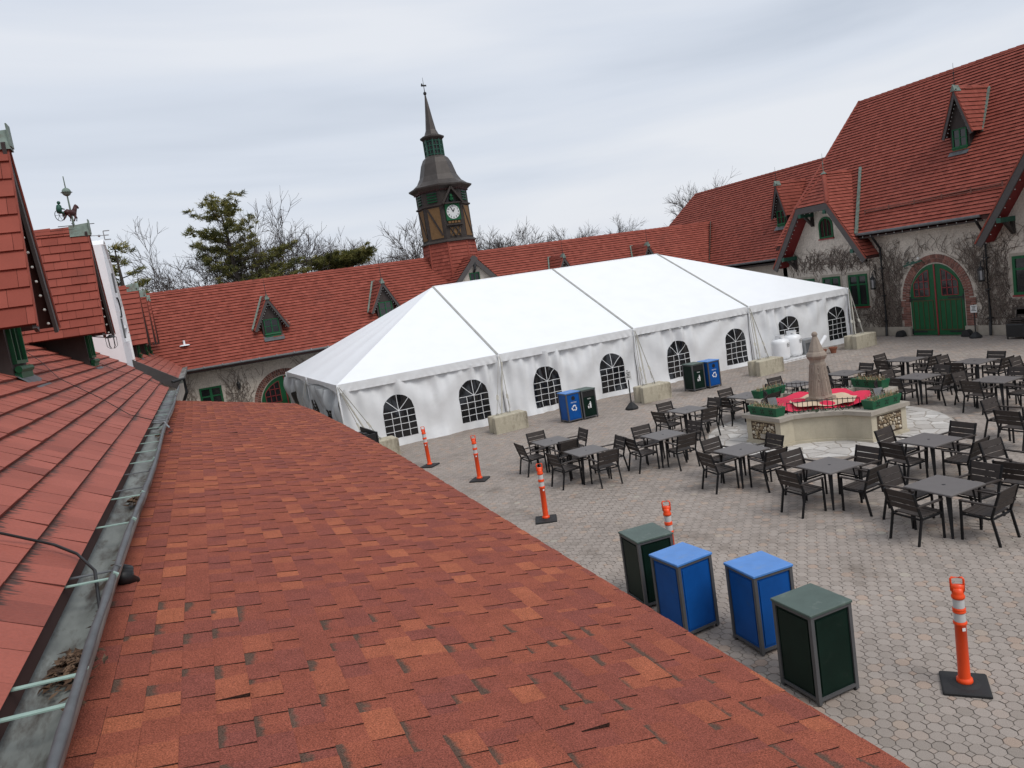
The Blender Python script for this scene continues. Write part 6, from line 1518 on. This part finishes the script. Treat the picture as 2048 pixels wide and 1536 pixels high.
for v, lab in ((20.78, 'black half-round rubber guard at the right foot of the green doors'), (23.95, 'black half-round rubber guard at the left foot of the green doors')):
    m = MB(); n = 10; P = [(math.cos(math.pi*k/n)*.19, .02+math.sin(math.pi*k/n)*.28) for k in range(n+1)]
    m.prism([(30.52, v+x, z) for x, z in P], (-.28, 0, 0)); solo('wheel_guard', m, 'rubber', lab, 'guard', (30.4, v, 0), 'rubber guards at the doors')
o = thing('stacked_furniture', 'black stacked chairs and cover at the right edge below the green window', 'furniture', (29.9, 18.35, 0))
m = MB(); m.bbox(-.3, .3, -.35, .35, .1, .62, .05); part('cover', m, 'black_paint', o, world=False)
for k in range(3):
    m = MB(); z = .62+.07*k; m.box(-.27, .27, -.26, .26, z, z+.03); m.bar((.26, -.25, z), (.36, -.25, z+.42), .03, .03, up=(0, 1, 0)); m.bar((.26, .25, z), (.36, .25, z+.42), .03, .03, up=(0, 1, 0)); m.obox((.33, 0, z+.32), Vector((.01, 0, 0)), Vector((0, .24, 0)), Vector((0, 0, .10))); part('chair', m, 'chair_slat', o, world=False)
for sx in (-.25, .25):
    for sy in (-.3, .3):
        m = MB(); m.bar((sx, sy, 0), (sx, sy, .12), .035, .035, up=(1, 0, 0)); part('leg', m, 'chair_metal', o, world=False)

# ================================================================ trees beyond the roofs
def bare_tree(u, v, h, label, seed, spread=.9, trunk=.16, fork=.25, lean_=0.0, levels=4, dens=1.0, group='bare trees beyond the roofs', multi=1):
    rr = random.Random(seed); base = Vector((u, v, 0)); o = thing('bare_tree', label, 'tree', base, 0, group); mt, mc = MB(), MB()
    rmin = .011 if v < 58 else .014
    def grow(p, d, L, r, lev):
        n = 5 if lev < 3 else 3; pts = [p.copy()]; rs = [r]; dd = d.copy(); kids = []
        for i in range(n):
            dd = (dd + Vector((rr.gauss(0, .10), rr.gauss(0, .10), rr.gauss(.0, .08)))*(1+.25*lev)).normalized(); p = p + dd*(L/n); pts.append(p.copy()); rs.append(max(rmin*(.6 if lev >= levels else 1), r*(1-.55*(i+1)/n)))
            kids.append((p.copy(), dd.copy(), rs[-1]))
        (mt if lev == 0 else mc).tube(pts, rs, 7 if lev == 0 else (5 if lev == 1 else 3), False)
        if lev >= levels: return
        cnt = int((6, 7, 7, 5, 4)[min(lev, 4)]*dens + rr.random())
        for c_ in range(cnt):
            q, d0, r0 = kids[min(n-1, max(1 if lev == 0 else 0, int((fork+(1-fork)*rr.random()**.7)*n)))]
            a = rr.uniform(0, 6.283); perp = d0.cross(Vector((math.cos(a), math.sin(a), .3))).normalized(); k = rr.uniform(.35, .85)*spread
            grow(q, (d0 + perp*k + Vector((0, 0, .06))).normalized(), L*rr.uniform(.48, .70), max(rmin, r0*rr.uniform(.5, .72)), lev+1)
    for j in range(multi):
        a = 6.283*j/multi+.4; grow(base.copy()+Vector((.15*math.cos(a), .15*math.sin(a), 0))*(multi > 1), Vector((lean_+.40*math.cos(a)*(multi > 1), .25*math.sin(a)*(multi > 1), 1)).normalized(), h*.46, trunk, 0)
    part('trunk', mt, 'bark', o); part('crown', mc, 'twig', o); return o
def pine_tree(u, v, h, label, seed, z0=.3, width=.30, lean_=0.0, dens=1.0, flat=False, tilt=0.0):
    rr = random.Random(seed); base = Vector((u, v, 0)); o = thing('pine_tree', label, 'tree', base, 0, 'pine trees beyond the roofs'); mt, mc, mb_ = MB(), MB(), MB()
    tip = base + Vector((lean_, 0, h)); mt.tube([base.lerp(tip, t)+Vector((rr.gauss(0, .05), 0, 0)) for t in (0, .3, .6, .85, 1)], [.30, .24, .16, .08, .02], 8); part('trunk', mt, 'bark', o)
    nb = int(64*dens)
    for k in range(nb):
        t = z0 + (1-z0)*((k+rr.random())/nb)**.9; p = base.lerp(tip, t); a = rr.uniform(0, 6.283)
        prof = (1-t)/(1-z0)
        L = h*width*(.30+.75*prof**.6)*rr.choice((.35, .5, .8, 1.15, 1.35)) if not flat else h*width*rr.uniform(.5, 1.2)
        d = Vector((math.cos(a), math.sin(a), rr.uniform(.05, .38) if not flat else rr.uniform(-.02, .14))).normalized(); pts = [p]; n = 5
        for i in range(n): d = (d + Vector((rr.gauss(0, .06), rr.gauss(0, .06), -.015+.03*i))).normalized(); pts.append(pts[-1] + d*(L/n))
        mb_.tube(pts, [.05*(1-.8*i/n)*(.4+prof) for i in range(n+1)], 4, False)
        m_ = max(3, int(L*5.0))
        for i in range(m_):
            s = .30 + .70*(i+rr.random())/m_; j = min(n-1, int(s*n)); q = pts[j].lerp(pts[j+1], s*n-j); sd = Vector((-d.y, d.x, 0)).normalized()*rr.gauss(0, .17*L*(1.1-s)+.10); q = q + sd + Vector((0, 0, rr.gauss(.05, .09)))
            tn = rr.random()*.75 + .25*(rr.random() < .3)
            for _ in range(30):
                nd = Vector((rr.gauss(0, 1)+d.x, rr.gauss(0, 1)+d.y, rr.gauss(.45, .8))).normalized()*rr.uniform(.14, .34); w_ = nd.cross(Vector((rr.gauss(0, 1), rr.gauss(0, 1), rr.gauss(0, 1)))).normalized()*.028
                qq = q + Vector((rr.gauss(0, .09), rr.gauss(0, .09), rr.gauss(0, .05))); mc.add([qq-w_, qq+w_, qq+nd], [(0, 1, 2)], min(1, max(0, tn+rr.uniform(-.2, .2))))
    part('branches', mb_, 'bark', o); part('crown', mc, 'needles', o); return o
pine_tree(5.2, 52, 13.3, 'tall yellowish green pine rising behind the long roof', 3, z0=.50, width=.26, lean_=-.9, dens=1.0)
bare_tree(6.3, 58, 13.6, 'wide-spreading bare tree around the tall pine', 11, spread=1.05, trunk=.24, fork=.3, multi=5, dens=.86)
bare_tree(3.2, 54.5, 12.4, 'bare tree left of the tall pine', 14, spread=1.0, trunk=.18, fork=.2, multi=2, lean_=-.12, dens=.95)
pine_tree(12.3, 56, 9.1, 'flat-topped dark pine just left of the clock tower', 5, z0=.91, width=.26, flat=True, dens=.9)
pine_tree(-1.9, 46, 10.4, 'dark pine behind the far left dormers', 8, z0=.45, width=.16, dens=.6)
_bt = [(12.6, 62, 10.5, 'bare tree standing behind the flat-topped pine'), (15.2, 63, 11.6, 'slender bare tree right of the flat-topped pine'), (19.0, 60, 11.4, 'bare tree just left of the clock tower'), (24.2, 60, 11.6, 'bare tree just right of the clock tower'), (27.2, 61, 11.9, 'taller bare tree second to the right of the clock tower'), (30.5, 66, 10.2, 'low bare tree third to the right of the clock tower'), (38.5, 74, 10.6, 'distant bare tree above the middle of the long ridge'), (43.5, 75, 11.6, 'distant bare tree above the right part of the long ridge'), (47.5, 76, 11.0, 'distant bare tree near the start of the lower wing roof'), (51.5, 76, 10.2, 'small distant bare tree where the wing roof begins'), (47.5, 58, 11.0, 'bare tree top showing over the lower wing hip'), (50.0, 60, 11.9, 'bare tree top showing above the lower wing ridge'), (55.2, 60, 12.8, 'bare tree top beside the step of the tall roof'), (16.9, 68, 9.8, 'small far bare tree between pine and clock tower'), (21.2, 70, 10.4, 'small far bare tree hidden behind the clock tower')]
for k, (u, v, h, lab) in enumerate(_bt): bare_tree(u, v, h*1.02, lab, 100+k, spread=.8, trunk=.15, fork=.3, dens=.95)
m = MB(); rr = random.Random(4)
for k in range(150):
    x, y, h = rr.uniform(6, 75), rr.uniform(70, 84), rr.uniform(5.5, 8.4)
    for j in range(16):
        p = Vector((x+rr.gauss(0, .8), y, 0)); t = p+Vector((rr.gauss(0, .9), 0, h*rr.uniform(.8, 1.05))); m.tube([p, p.lerp(t, .6)+Vector((rr.gauss(0, .2), 0, 0)), t], [.05, .03, .008], 3, False)
o = solo('distant_wood', m, 'twig', 'far bare wood forming a low grey band behind the roofs', 'wood', (40, 76, 0)); o['kind'] = 'stuff'
